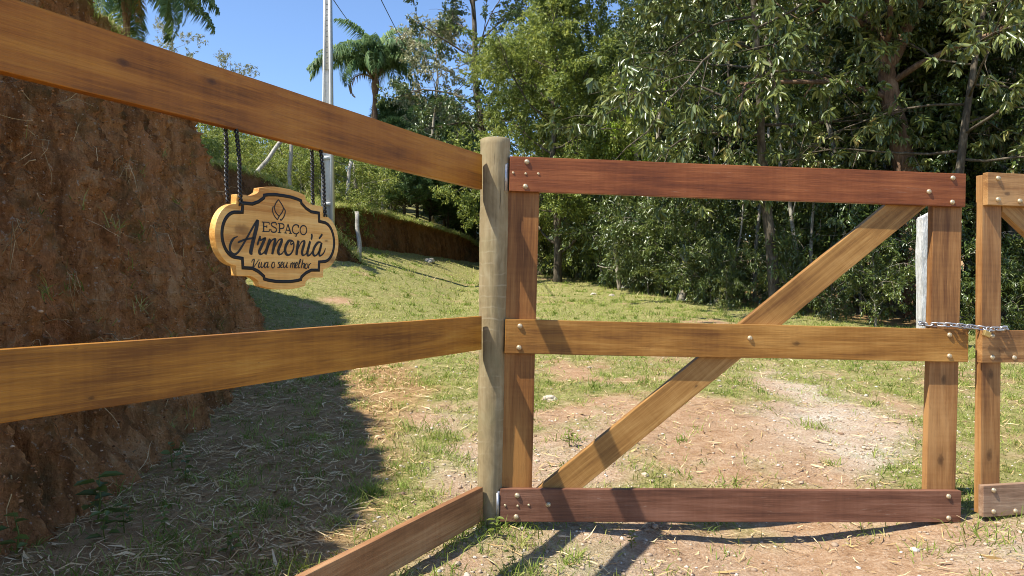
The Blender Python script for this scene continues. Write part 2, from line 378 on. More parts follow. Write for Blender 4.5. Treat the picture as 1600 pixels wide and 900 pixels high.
M['post_grey'] = bark('weathered_stake', (0.20, 0.175, 0.14), (0.40, 0.365, 0.31), (0.58, 0.54, 0.47), 2.0)
M['whitewash'] = bark('whitewashed_wood', (0.30, 0.285, 0.26), (0.55, 0.54, 0.51), (0.70, 0.69, 0.66), 1.2)
def concrete():
    t = NT('pole_concrete'); tc = t.n('TexCoord').outputs['Object']
    n = t.noise(tc, 6, 6, 0.65); n2 = t.noise(t.mapping(tc, (8, 8, 0.6)), 2, 4)
    f = t.math('ADD', t.math('MULTIPLY', n, 0.6), t.math('MULTIPLY', n2, 0.4))
    t.set(t.ramp(f, [(0.3, (0.50, 0.49, 0.46)), (0.5, (0.68, 0.67, 0.63)), (0.7, (0.78, 0.77, 0.73))]), 0.9, 0.2)
    t.bump(n, 0.3, 0.01); return t.m
M['concrete'] = concrete()

# ------------------------------------------------------------------ terrain
def xb(y):                      # line of the low cut bank across the clearing
    return -3.6 + (y - 16.0)*0.275
def gz(x, y):
    x = np.asarray(x, float); y = np.asarray(y, float)
    d = y - 3.5
    base = 0.085*np.where(d > 0, np.sqrt(d*d + 0.15) - 0.387, 0.0)
    base = np.where(y > 30, base - 0.035*np.clip(y-30, 0, 100), base)
    dip = -0.125*np.exp(-((x-1.15)/0.75)**2 - ((y-2.9)/0.75)**4) - 0.03*np.exp(-((x-0.4)/0.5)**2 - ((y-2.6)/0.6)**2)
    cross = 0.34*np.clip(-x-1, 0, 2.6)*sm((y-6)/9)
    s = np.clip(xb(y) - x, 0, 40)
    hill = sm((s-0.35)/0.6)*0.75*sm((y-12)/3) + (0.20*s - 0.16*np.minimum(s, 3.5)*sm((y-16)/5))*sm((y-10)/5)
    right = -0.035*np.clip(x-2.5, 0, 12)*sm((y-5)/5)
    r = 0.03*fbm(x*0.55, y*0.55, 1.3, 3)*sm((y-2)/3)
    rut = -0.025*np.exp(-((x-2.1-0.15*(y-5))/0.35)**2)*sm((y-3.8)/1.5)*sm((11-y)/4)
    return base + dip + cross + hill + right + r + rut
def gz1(x, y): return float(gz(np.array([x]), np.array([y]))[0])

def cover(x, y):
    """grass, gravel, litter amounts of the clearing's floor"""
    x = np.asarray(x, float); y = np.asarray(y, float)
    n = fbm(x*0.9, y*0.9, 5.0, 4); n2 = fbm(x*2.6, y*2.6, 8.0, 3)
    dirt = np.exp(-((x-1.15)/0.75)**2 - ((y-4.7)/1.25)**2)*0.85 + 0.95*np.exp(-((x-1.1)/0.8)**2 - ((y-2.7)/0.6)**2)
    dirt = dirt + 0.5*np.exp(-((x-2.6)/0.8)**2 - ((y-9.5)/1.0)**2)
    gravel = 0.85*np.exp(-((x-2.25-0.12*(y-5))/0.45)**2)*sm((y-3.4)/.8)*sm((8.0-y)/2) + 0.5*np.exp(-((x+0.35)/0.4)**2 - ((y-4.3)/1.3)**2) \
        + 0.45*np.exp(-((x-0.35)/0.4)**2 - ((y-4.0)/0.9)**2) + 0.55*np.exp(-((x-0.3)/0.6)**2-((y-2.6)/0.5)**2) + 0.5*np.exp(-((x-2.3)/0.5)**2-((y-2.9)/0.5)**2)
    far = sm((y-6.5)/4)
    grass = np.clip(0.70 + 0.75*n + 0.6*n2 - 0.72*dirt - 0.40*gravel + 0.22*far, 0, 1)
    grass = sm((grass-0.22)/0.55)
    grass = np.where(y < 3.3, grass*0.55, grass)
    gravel = np.clip(gravel*(0.75+0.9*n2) + 0.25*np.clip(n2, 0, 1), 0, 1)
    lit = sm((-0.55 - x + 0.25*n - 0.25*np.clip(y-6, 0, 9))/0.35)*sm((9.5-y)/2.0)
    lit = np.maximum(lit, 0.9*sm((x - edge_x(y) - 0.2)/0.8))
    return grass, gravel, lit

EDGE = np.array([(-1.5, 33), (0.4, 28), (1.6, 21.5), (3.0, 15.0), (3.75, 12.2), (4.7, 10.7), (6.0, 9.9), (8.0, 9.4), (11.0, 9.1), (16.0, 9.0)])   # foot of the wood
def edge_x(y):
    o = np.argsort(EDGE[:, 1]); ys = EDGE[o, 1]; xs = EDGE[o, 0]
    return np.where(np.asarray(y) < 9.0, 40.0, np.interp(y, ys, xs))

def axis(segs):
    out = []
    for a, b, st in segs: out.append(np.arange(a, b, st))
    return np.concatenate(out + [[segs[-1][1]]])
gx = axis([(-220, -60, 20), (-60, -16, 4), (-16, -5, 0.5), (-5, -2.2, 0.1), (-2.2, 3.2, 0.03), (3.2, 6, 0.08), (6, 16, 0.5), (16, 60, 4), (60, 220, 20)])
gy = axis([(-120, -8, 14), (-8, 1.8, 0.4), (1.8, 7, 0.03), (7, 13, 0.07), (13, 30, 0.25), (30, 60, 2), (60, 260, 20)])
GX, GY = np.meshgrid(gx, gy, indexing='ij')
GZ = gz(GX, GY)
near = sm((14-GY)/6)
GZ = GZ + near*(0.012*fbm(GX*4, GY*4, 2.0, 3) + 0.006*fbm(GX*15, GY*15, 6.0, 2))
nx, ny = GX.shape
idx = np.arange(nx*ny).reshape(nx, ny)
Q = np.stack([idx[:-1, :-1], idx[1:, :-1], idx[1:, 1:], idx[:-1, 1:]], -1).reshape(-1, 4)
cg, cv, cl = cover(GX.ravel(), GY.ravel())
ground = obj('ground', mesh_np('ground', np.stack([GX, GY, GZ], -1).reshape(-1, 3), [Q], {'grass': cg, 'gravel': cv, 'litter': cl}, True), M['ground'], kind='structure')

# ------------------------------------------------------------------ earth banks
def catmull(P, n):
    P = np.asarray(P, float); m = len(P)
    t = np.linspace(0, m-1, n); i = np.clip(t.astype(int), 0, m-2); f = (t-i)[:, None]
    p0 = P[np.clip(i-1, 0, m-1)]; p1 = P[i]; p2 = P[i+1]; p3 = P[np.clip(i+2, 0, m-1)]
    return 0.5*((2*p1) + (-p0+p2)*f + (2*p0-5*p1+4*p2-p3)*f*f + (-p0+3*p1-3*p2+p3)*f**3)

def bank(name, path, mat, n, nv, capd, gully=0.16, gf=1.5, seed=0.0, fine=0.05, foot_drop=0.12, cap_rise=0.05, lip=0.0):
    """path rows: x, y, height, lean-back; the bank stands on the left of the path"""
    P = catmull(path, n)
    xy = P[:, :2]; T = np.gradient(xy, axis=0); T /= np.linalg.norm(T, axis=1)[:, None]
    N = np.stack([-T[:, 1], T[:, 0]], 1)                    # to the left, into the bank
    s = np.concatenate([[0], np.cumsum(np.linalg.norm(np.diff(xy, axis=0), axis=1))])
    z0 = gz(xy[:, 0], xy[:, 1]) - foot_drop
    H = P[:, 2] + foot_drop; L = P[:, 3]
    v = np.linspace(0, 1, nv)
    ss, vv = np.meshgrid(s, v, indexing='ij')
    prof = vv**1.15 - 0.10*np.sin(vv*np.pi)*0.5
    wob = 0.10*fbm(ss*0.7, vv*0.8, seed, 2)
    rid = np.abs(pn(ss*gf + 0.35*pn(ss*1.1, vv*3, seed+3), vv*0.35, seed+1))*1.6         # vertical gullies
    rid2 = np.abs(pn(ss*gf*2.7 + 0.3*pn(ss*3, vv*5, seed+2), vv*0.8, seed+5))
    ero = -gully*(0.55-rid)*1.0 - gully*0.45*(0.4-rid2)
    runnel = np.abs(pn(ss*5.5 + 0.6*pn(ss*2, vv*3.5, seed+6), vv*1.1, seed+12)); ero = ero - gully*0.62*(0.3-runnel)
    rough = fine*fbm(ss*6, vv*7, seed+9, 4) - fine*0.8*(0.35-np.abs(fbm(ss*11, vv*9, seed+4, 3))) + fine*0.5*np.maximum(0, fbm(ss*26, vv*44, seed+14, 2))
    env = sm(np.minimum(vv*7, (1.02-vv)*9))
    out = (ero + wob)*(0.35+0.65*env) + rough*(0.4+0.6*env)
    back = L[:, None]*prof - out - lip*sm((vv-0.86)/0.12)
    X = xy[:, 0][:, None] + N[:, 0][:, None]*back; Y = xy[:, 1][:, None] + N[:, 1][:, None]*back
    Z = z0[:, None] + H[:, None]*(vv + 0.03*pn(ss*2.2, vv*2, seed+7))
    nc = 14
    cd = np.linspace(0.0, 1.0, nc+1)[1:]**1.6*capd
    bc = back[:, -1:] + cd[None, :]
    Xc = xy[:, 0][:, None] + N[:, 0][:, None]*bc; Yc = xy[:, 1][:, None] + N[:, 1][:, None]*bc
    sc, cc = np.meshgrid(s, cd, indexing='ij')
    Zc = Z[:, -1:] + cap_rise*cc + 0.07*fbm(sc*2.5, cc*2.5, seed+8, 3)*sm(cc/0.3)
    Zc[:, -1] -= 0.6
    X = np.hstack([X, Xc]); Y = np.hstack([Y, Yc]); Z = np.hstack([Z, Zc])
    g = np.hstack([0.0*vv + sm((vv-0.93)/0.07)*0.7, 0*cc + 1.0])
    m = X.shape[1]; ix = np.arange(n*m).reshape(n, m)
    Qb = np.stack([ix[:-1, :-1], ix[1:, :-1], ix[1:, 1:], ix[:-1, 1:]], -1).reshape(-1, 4)
    o = obj(name, mesh_np(name, np.stack([X, Y, Z], -1).reshape(-1, 3), [Qb], {'grass': g.ravel()}, True), mat, kind='structure')
    return o, np.stack([X, Y, Z], -1), nv

B1 = [(-3.6, -3.2, 2.7, 1.0), (-2.5, -1.2, 3.2, 1.0), (-1.95, 0.6, 3.4, 0.95), (-1.75, 2.0, 3.4, 0.9), (-1.72, 3.2, 3.35, 0.95), (-1.86, 4.6, 3.1, 1.05), (-2.15, 6.0, 2.9, 1.05),
      (-2.53, 7.6, 2.75, 0.95), (-2.93, 9.2, 2.6, 0.85), (-3.6, 10.2, 2.4, 0.9), (-5.0, 10.9, 2.1, 1.1), (-7.5, 11.3, 2.1, 1.1)]
bank1, G1, NV1 = bank('earth_bank', B1, M['bank'], 1000, 320, 3.2, 0.46, 1.6, 2.0, 0.20, lip=0.12)
BM = [(-6.6, 10.9, 1.45, 1.1), (-5.4, 11.6, 1.9, 1.1), (-4.4, 12.3, 1.72, 0.95), (-3.65, 12.9, 1.30, 0.75), (-3.08, 13.5, 0.62, 0.4), (-2.72, 13.9, 0.03, 0.08)]
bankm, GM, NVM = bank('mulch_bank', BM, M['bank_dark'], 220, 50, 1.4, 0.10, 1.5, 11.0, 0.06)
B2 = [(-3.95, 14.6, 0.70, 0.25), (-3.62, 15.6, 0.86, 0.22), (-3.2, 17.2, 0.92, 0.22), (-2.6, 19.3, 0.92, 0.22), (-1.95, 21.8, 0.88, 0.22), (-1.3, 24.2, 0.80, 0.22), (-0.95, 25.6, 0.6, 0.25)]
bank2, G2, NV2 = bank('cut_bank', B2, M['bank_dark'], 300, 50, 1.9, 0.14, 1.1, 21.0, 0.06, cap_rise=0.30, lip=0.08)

# ------------------------------------------------------------------ board building
def board_mesh(name, L, H, T, seed=0, bev=0.0025, seg=14, wav=0.0006):
    """a sawn board: local x 0..L, y 0..T (y=0 is its front), z centred"""
    bm = bmesh.new()
    rnd = random.Random(seed)
    bmesh.ops.create_cube(bm, size=1.0)
    for v in bm.verts:
        v.co.x = (v.co.x+0.5)*L; v.co.y = (v.co.y+0.5)*T; v.co.z *= H
    es = [e for e in bm.edges if abs(e.verts[0].co.x - e.verts[1].co.x) > L*0.5]
    bmesh.ops.subdivide_edges(bm, edges=es, cuts=seg)
    for v in bm.verts:
        k = v.co.x*3.1 + seed
        v.co.z += wav*(math.sin(k*1.7) + 0.6*math.sin(k*4.1+1)) + (wav*0.8*math.sin(k*7.7) if v.co.z > 0 else 0)
        v.co.y += wav*0.8*math.sin(k*1.1+seed)
    sharp = [e for e in bm.edges if e.is_manifold and len(e.link_faces) == 2 and e.calc_face_angle() > 0.9]
    bmesh.ops.bevel(bm, geom=sharp, offset=bev, segments=2, profile=0.6, affect='EDGES')
    for f in bm.faces: f.smooth = False
    me = bpy.data.meshes.new(name); bm.to_mesh(me); bm.free()
    return me

def poly_board(name, pts, T, bev=0.003):
    """a board cut to an outline in local x,z; y 0..T"""
    bm = bmesh.new()
    f = bm.faces.new([bm.verts.new((p[0], 0, p[1])) for p in pts])
    r = bmesh.ops.extrude_face_region(bm, geom=[f])
    for v in [g for g in r['geom'] if isinstance(g, bmesh.types.BMVert)]: v.co.y += T
    bmesh.ops.recalc_face_normals(bm, faces=bm.faces)
    if bev: bmesh.ops.bevel(bm, geom=list(bm.edges), offset=bev, segments=2, profile=0.6, affect='EDGES')
    me = bpy.data.meshes.new(name); bm.to_mesh(me); bm.free()
    return me

def clip_poly(P, a, b, c):
    """keep a*x+b*z<=c"""
    out = []
    for i in range(len(P)):
        p, q = P[i], P[(i+1) % len(P)]
        dp = a*p[0]+b*p[1]-c; dq = a*q[0]+b*q[1]-c
        if dp <= 0: out.append(p)
        if dp*dq < 0:
            t = dp/(dp-dq); out.append((p[0]+t*(q[0]-p[0]), p[1]+t*(q[1]-p[1])))
    return out

def dome_mesh(r, h, name='bolt'):
    prof = [(r*1.0, 0.004), (r*1.0, -0.001), (r*0.93, -h*0.45), (r*0.7, -h*0.8), (r*0.35, -h*0.97)]
    V = []; n = 14
    for rr, y in prof:
        for k in range(n):
            a = 2*math.pi*k/n; V.append((rr*math.cos(a), y, rr*math.sin(a)))
    V.append((0, -h, 0))
    Qd = [(i*n+k, i*n+(k+1) % n, (i+1)*n+(k+1) % n, (i+1)*n+k) for i in range(len(prof)-1) for k in range(n)]
    Td = [((len(prof)-1)*n+k, (len(prof)-1)*n+(k+1) % n, len(V)-1) for k in range(n)]
    return mesh_np(name, V, [Qd, Td], None, True)
BOLT = dome_mesh(0.0112, 0.009); BOLT.materials.append(M['bolt'])
SCREW = dome_mesh(0.0055, 0.004, 'screw'); SCREW.materials.append(M['bolt'])

# ------------------------------------------------------------------ left board fence with its round post
ed = Vector((-0.4472, -0.8944, 0)); p0 = Vector((-0.122, 3.105, 0))
fang = math.atan2(ed.y, ed.x)
pbase = at(764.5, 822, 3.165)
fence = thing('board_fence', 'three-board wooden fence with a round pale post, beside the red earth bank', 'fence', (pbase.x, pbase.y, gz1(pbase.x, pbase.y)))
def rel(p): return Vector(p) - fence.location
def post_mesh(H, r0, r1, lean, name='post', seed=1):
    m = 90; n = 40
    zz = np.concatenate([np.linspace(-0.35, H, m), [H+0.003]])
    cx = lean[0]*np.clip(zz, -1, H)/H; cy = lean[1]*np.clip(zz, -1, H)/H
    pts = np.stack([cx, cy, zz], 1); rr = r0 + (r1-r0)*np.clip(zz, 0, H)/H
    rr = rr*(1 + 0.008*np.sin(zz*130+np.sin(zz*9)*3) + 0.045*np.array([float(pn(z*7, 1.3, seed)) for z in zz]))
    rr[-1] *= 0.95
    V, Qp, Tp = tube_np(pts, rr, n, 0.03, seed)
    return mesh_np(name, V, [Qp, Tp], None, True)
ptop = at(774, 219, 3.165)
H = ptop.z - fence.location.z
post = obj('post', post_mesh(H, 0.052, 0.064, (ptop.x-pbase.x, 0)), M['post'], fence)
post['label'] = 'round debarked pale post between fence and gate'
p2 = p0 + ed*2.9 + Vector((-0.8944, 0.4472, 0))*0.07
obj('post', post_mesh(1.62, 0.066, 0.06, (0.01, 0.0), seed=5), M['post'], fence, rel((p2.x, p2.y, gz1(p2.x, p2.y))))
for z0, z1, mt, sd, st in ((1.413, 1.559, 'fence_top', 1, 0.005), (0.742, 0.882, 'fence_mid', 2, 0.01), (0.024, 0.165, 'fence_low', 3, 0.0)):
    Lr = 2.98
    q = p0 + ed*st
    # front of the board looks to the gate side: local x runs from the post to the camera, local y to the bank
    r = obj('rail', board_mesh('rail', Lr, z1-z0, 0.028, sd, wav=0.0005), M[mt], fence, rel((q.x, q.y, (z0+z1)/2)))
    r.matrix_basis = Matrix.Translation(rel((q.x, q.y, (z0+z1)/2))) @ Matrix(((ed.x, -0.8944, 0, 0), (ed.y, 0.4472, 0, 0), (0, 0, 1, 0), (0, 0, 0, 1)))
# the axes above are left-handed for (ed, left, up) -> turn the mesh so that normals stay outward
for ch in fence.children:
    if ch.name.startswith('rail'):
        if ch.matrix_basis.to_3x3().determinant() < 0:
            ch.data.flip_normals()

# ------------------------------------------------------------------ gates
def put_bolts(rail, pts, me=BOLT, name='bolt', flip=0.0):
    for k, (x, z) in enumerate(pts):
        b = obj(name, me, None, rail, (x, flip, z)); b.rotation_euler = (0, 0.4*k, 0)

g0 = at(780.5, 816, 3.12)
gate = thing('wooden_gate', 'closed gate leaf with mahogany top rail, diagonal brace, hinged on the round post', 'gate', g0, (0, math.radians(1.43), math.radians(4.3)))
def rail_of(parent, u0, u1, z0, z1, mt, seed, T=0.028, name='rail'):
    return obj(name, board_mesh(name, u1-u0, z1-z0, T, seed), M[mt], parent, (u0, 0, (z0+z1)/2))
rt = rail_of(gate, 0.006, 2.032, 1.399, 1.546, 'rail_red', 11)
rm = rail_of(gate, 0.004, 2.062, 0.712, 0.857, 'rail_honey', 12)
rb = rail_of(gate, 0.000, 2.046, 0.002, 0.141, 'rail_purple', 13)
put_bolts(rt, [(0.072, 0.052), (0.068, -0.052), (1.855, -0.012), (1.964, 0.052), (1.964, -0.055)])
put_bolts(rt, [(0.015, 0.004), (0.068, 0.002), (0.122, 0.004)], SCREW, 'screw')
put_bolts(rm, [(0.062, 0.045), (0.060, -0.046), (1.062, 0.014), (1.968, 0.046), (1.97, -0.047)])
put_bolts(rb, [(0.072, 0.042), (0.070, -0.048), (0.205, 0.004), (1.985, 0.046), (1.988, -0.050)])
put_bolts(rb, [(0.022, 0.0), (0.075, -0.002), (0.122, 0.002)], SCREW, 'screw')
def stile_of(parent, u0, u1, z0, z1, mt, seed, y=0.0285, T=0.036):
    # local x of the board runs upwards
    o = obj('stile', board_mesh('stile', z1-z0, u1-u0, T, seed), M[mt], parent)
    o.matrix_basis = Matrix.Translation((((u0+u1)/2), y, z0)) @ Matrix(((0, 0, -1, 0), (0, 1, 0, 0), (1, 0, 0, 0), (0, 0, 0, 1)))
    return o
stile_of(gate, 0.000, 0.137, 0.010, 1.540, 'stile', 21)
stile_of(gate, 1.902, 2.038, 0.010, 1.540, 'stile_knot', 22)
def brace_of(parent, a, b, w, lo, hi, u0, u1, mt, y=0.0285, T=0.034):
    a = Vector(a); b = Vector(b); d = (b-a).normalized(); n = Vector((-d.y, d.x)); a2 = a - d*0.35; b2 = b + d*0.35
    P = [tuple(a2-n*w/2), tuple(b2-n*w/2), tuple(b2+n*w/2), tuple(a2+n*w/2)]
    for cc in ((-1, 0, -u0), (1, 0, u1), (0, -1, -lo), (0, 1, hi)): P = clip_poly(P, *cc)
    ang = math.atan2(d.y, d.x)
    R = Matrix.Rotation(-ang, 2)
    L = [R @ (Vector(p)-a) for p in P]
    me = poly_board('brace', [(v.x, v.y) for v in L], T)
    o = obj('brace', me, M[mt], parent)
    o.matrix_basis = Matrix.Translation((a.x, y, a.y)) @ Matrix.Rotation(-ang, 4, 'Y')
    return o
brace_of(gate, (0.27, 0.146), (1.777, 1.40), 0.122, 0.03, 1.50, 0.142, 1.897, 'brace')
# hinge straps on the post side
for zz in (1.455, 0.068):
    hb = MB()
    hx, hz = 0.004, 0.062
    V = np.array([(-0.016, 0.004, -hz), (-0.001, 0.004, -hz), (-0.001, 0.004, hz), (-0.016, 0.004, hz), (-0.016, 0.024, -hz), (-0.001, 0.024, -hz), (-0.001, 0.024, hz), (-0.016, 0.024, hz)])
    hb.add(V, [(0, 1, 2, 3), (5, 4, 7, 6), (4, 0, 3, 7), (1, 5, 6, 2), (3, 2, 6, 7), (4, 5, 1, 0)])
    hb.tube([(-0.010, 0.002, -hz*0.9), (-0.010, 0.002, hz*0.9)], 0.0065, 10)
    obj('hinge', hb.mesh('hinge', False), M['zinc'], gate, (0, 0, zz))
# splinters torn from the stile's edge
for zz, dx in ((1.33, -0.012), (1.235, -0.013)):
    sp = MB(); sp.tube([(0.002, 0.03, zz-0.004), (dx*0.6, 0.024, zz+0.003), (dx, 0.022, zz-0.014)], [0.0035, 0.003, 0.0008], 5)
    obj('splinter', sp.mesh('splinter'), M['splinter'], gate)

g2 = at(1536, 808, 3.25)
gate2 = thing('wooden_gate', 'second gate leaf, lighter brown rails, chained to the first leaf', 'gate', g2, (0, math.radians(0.45), math.radians(11)))
r1 = rail_of(gate2, 0.012, 2.0, 1.373, 1.517, 'gate2', 31)
r2 = rail_of(gate2, -0.012, 2.0, 0.679, 0.820, 'gate2', 32)
r3 = rail_of(gate2, 0.0, 2.0, 0.0, 0.138, 'gate2_low', 33)
for r in (r1, r2, r3): put_bolts(r, [(0.052, 0.047), (0.052, -0.047), (0.165, -0.05), (1.93, 0.045), (1.93, -0.045)])
stile_of(gate2, 0.012, 0.112, 0.005, 1.51, 'stile_knot', 34)
stile_of(gate2, 1.88, 1.998, 0.005, 1.51, 'stile', 35)
brace_of(gate2, (0.20, 1.36), (1.75, 0.15), 0.12, 0.03, 1.48, 0.116, 1.875, 'brace')
pr = gate2.matrix_basis @ Vector((2.09, 0.04, 0))
gpost = obj('gate_post', post_mesh(1.66, 0.066, 0.06, (0.0, 0.0), seed=8, name='gate_post'), M['post'], None, (pr.x, pr.y, gz1(pr.x, pr.y)))
tag(gpost, 'round pale post carrying the hinges of the second gate leaf', 'post')

# ------------------------------------------------------------------ chain and padlock
def torus_link(L, Wd, r, n=20, m=7):
    V = []
    for i in range(n):
        a = 2*math.pi*i/n
        cx = (L-Wd)/2*(1 if math.cos(a) > 0 else -1)*min(1, abs(math.cos(a))*2.5) + Wd/2*math.cos(a)*0.9; cy = (Wd/2)*math.sin(a)
        nx_, ny_ = math.cos(a), math.sin(a)
        for j in range(m):
            b = 2*math.pi*j/m
            V.append((cx + r*math.cos(b)*nx_, cy + r*math.cos(b)*ny_, r*math.sin(b)))
    Qt = [(i*m+j, ((i+1) % n)*m+j, ((i+1) % n)*m+(j+1) % m, i*m+(j+1) % m) for i in range(n) for j in range(m)]
    return mesh_np('link', V, [Qt], None, True)
LINK = torus_link(0.034, 0.020, 0.0036); LINK.materials.append(M['zinc'])
ca = at(1456, 507, 3.292); cb = at(1569, 513, 3.262); 
chain = thing('chain', 'galvanised steel chain looped around the meeting stiles of both gate leaves', 'chain', ca)
back = 0.085
mid = at(1522, 511, 3.268)
path = [Vector((0, 0, 0)), (at(1490, 508, 3.258)-ca), (mid-ca), (at(1545, 514, 3.248)-ca), (cb-ca) + Vector((0.006, 0, 0)), (cb-ca)+Vector((0.016, back*0.6, 0.0)), (cb-ca)+Vector((0.0, back*1.2, 0.0)), (mid-ca)+Vector((0, back, -0.004)), Vector((0.01, back, 0)), Vector((-0.012, back*0.5, 0)), Vector((0, 0, 0))]
pp = catmull([tuple(v) for v in path], 600)
sl_ = np.concatenate([[0], np.cumsum(np.linalg.norm(np.diff(pp, axis=0), axis=1))])
nlk = int(sl_[-1]/0.0245)
for k in range(nlk):
    sk = sl_[-1]*(k+0.5)/nlk
    c = [np.interp(sk, sl_, pp[:, i]) for i in range(3)]; e = [np.interp(sk+0.01, sl_, pp[:, i]) - np.interp(sk-0.01, sl_, pp[:, i]) for i in range(3)]
    d = Vector(e).normalized()
    q = d.to_track_quat('X', 'Z').to_matrix().to_4x4() @ Matrix.Rotation(math.radians(38 if k % 2 else 125), 4, 'X')
    lk = obj('link', LINK, None, chain); lk.matrix_basis = Matrix.Translation(c) @ q
pl = at(1543, 517, 3.232)
lock = thing('padlock', 'small old brass padlock hanging on the gate chain', 'padlock', pl, (0, math.radians(22), math.radians(10)))
bm = bmesh.new(); bmesh.ops.create_cube(bm, size=1)
for v in bm.verts: v.co = Vector((v.co.x*0.032, v.co.y*0.014, v.co.z*0.026 - 0.014))
bmesh.ops.bevel(bm, geom=list(bm.edges), offset=0.003, segments=3, affect='EDGES', profile=0.6)
me = bpy.data.meshes.new('body'); bm.to_mesh(me); bm.free()
obj('body', me, M['brass'], lock)
a = np.linspace(0, math.pi, 14)
sh = MB(); sh.tube(np.vstack([[(0.010, 0, -0.006)], np.stack([0.010*np.cos(a), 0*a, 0.008+0.010*np.sin(a)], 1), [(-0.010, 0, -0.006)]]), 0.0028, 8)
obj('shackle', sh.mesh('shackle'), M['zinc'], lock)

# ------------------------------------------------------------------ hanging sign
# local axes: x to the right along the fence, y away from the reader, z up
sx_ = Vector((0.4472, 0.8944, 0)); sn = Vector((0.8944, -0.4472, 0))
sc_ = Vector((-0.6465, 2.060, 1.137)) + sn*0.012
SM = Matrix(((sx_.x, -sn.x, 0, sc_.x), (sx_.y, -sn.y, 0, sc_.y), (0, 0, 1, sc_.z), (0, 0, 0, 1)))
sign = thing('hanging_sign', 'shaped pine sign reading ESPAÇO Armoniá, hung on black cords below the fence rail', 'sign')
sign.matrix_basis = SM
SMI = SM.inverted()
def on_sign(px, py):
    d = Vector(((px-800)/F, 1.0, -(py-450)/F)); o_ = SMI @ Vector((0, 0, CAMZ)); dd = SMI.to_3x3() @ d
    t = (-0.0008 - o_.y)/dd.y; p = o_ + dd*t
    return (p.x, p.z)
def half_outline():
    P = [(0.0, 0.141), (0.03, 0.1405), (0.06, 0.137), (0.088, 0.131), (0.091, 0.119), (0.101, 0.1125), (0.117, 0.1065), (0.165, 0.1055), (0.167, 0.080)]
    for k in range(1, 11):
        a = math.pi/2*(1-k/10.0); P.append((0.167+0.068*math.cos(a), 0.080*math.sin(a)))
    return P
hp = half_outline()
q1 = hp; q4 = [(x, -z) for x, z in hp[::-1]][1:]
rightside = q1 + q4
OUT = rightside + [(-x, z) for x, z in rightside[::-1]][1:-1]          # clockwise from the top
def offset(P, d):
    n = len(P); R = []
    for i in range(n):
        a = Vector(P[i-1]); b = Vector(P[i]); c = Vector(P[(i+1) % n])
        e1 = (b-a).normalized(); e2 = (c-b).normalized()
        n1 = Vector((e1.y, -e1.x)); n2 = Vector((e2.y, -e2.x)); m_ = (n1+n2).normalized(); k = max(0.5, m_.dot(n1))
        R.append(tuple(b + m_*d/k))
    return R
me = poly_board('board', OUT, 0.021, 0.0022)
obj('board', me, M['pine'], sign)
o1 = offset(OUT, 0.0170); o2 = offset(OUT, 0.0262)
n = len(OUT)
Vb = [(x, -0.0006, z) for x, z in o1] + [(x, -0.0006, z) for x, z in o2] + [(x, 0.002, z) for x, z in o1] + [(x, 0.002, z) for x, z in o2]
Qb = [(i, (i+1) % n, n+(i+1) % n, n+i) for i in range(n)] + [(2*n+i, 2*n+(i+1) % n, (i+1) % n, i) for i in range(n)] + [(n+i, n+(i+1) % n, 3*n+(i+1) % n, 3*n+i) for i in range(n)]
obj('border_line', mesh_np('border_line', Vb, [Qb]), M['black'], sign)

def stroke(mb, pts, w, taper=(0.6, 0.6), closed=False, slant=0.0, smooth=True):
    """pts in sign coordinates; a flat brush stroke, thicker on the way down if slant>0"""
    P = np.asarray(pts, float)
    if smooth and len(P) > 2:
        if closed: P = catmull(np.vstack([P[-1:], P, P[:2]]), len(P)*8+16); P = P[int(len(P)/ (len(pts)+2)): ]
        else: P = catmull(P, len(P)*7)
    elif len(P) == 2: P = np.stack([P[0] + (P[1]-P[0])*t for t in np.linspace(0, 1, 5)])
    T = np.gradient(P, axis=0); T /= np.linalg.norm(T, axis=1)[:, None] + 1e-12
    N = np.stack([-T[:, 1], T[:, 0]], 1); m = len(P)
    u = np.linspace(0, 1, m)
    ww = w*(1-slant + slant*np.clip(-T[:, 1]*1.15+0.1, 0, 1)**0.8) if slant else np.full(m, w)
    ww = ww*(taper[0] + (1-taper[0])*sm(u/0.15))*(taper[1] + (1-taper[1])*sm((1-u)/0.15))
    A = P + N*ww[:, None]/2; B = P - N*ww[:, None]/2
    V = np.vstack([np.stack([A[:, 0], np.full(m, -0.0007), A[:, 1]], 1), np.stack([B[:, 0], np.full(m, -0.0007), B[:, 1]], 1)])
    i = np.arange(m-1)
    mb.add(V, np.stack([i, i+1, m+i+1, m+i], 1))
def z1(L): return [on_sign(350+x/9.412, 335+y/9.412) for x, y in L]
def z2(L): return [on_sign(400+x/12.857, 300+y/12.857) for x, y in L]
wk = 0.00001
U = 0.00021       # metres per zoomed pixel, first zoom
arm = MB()
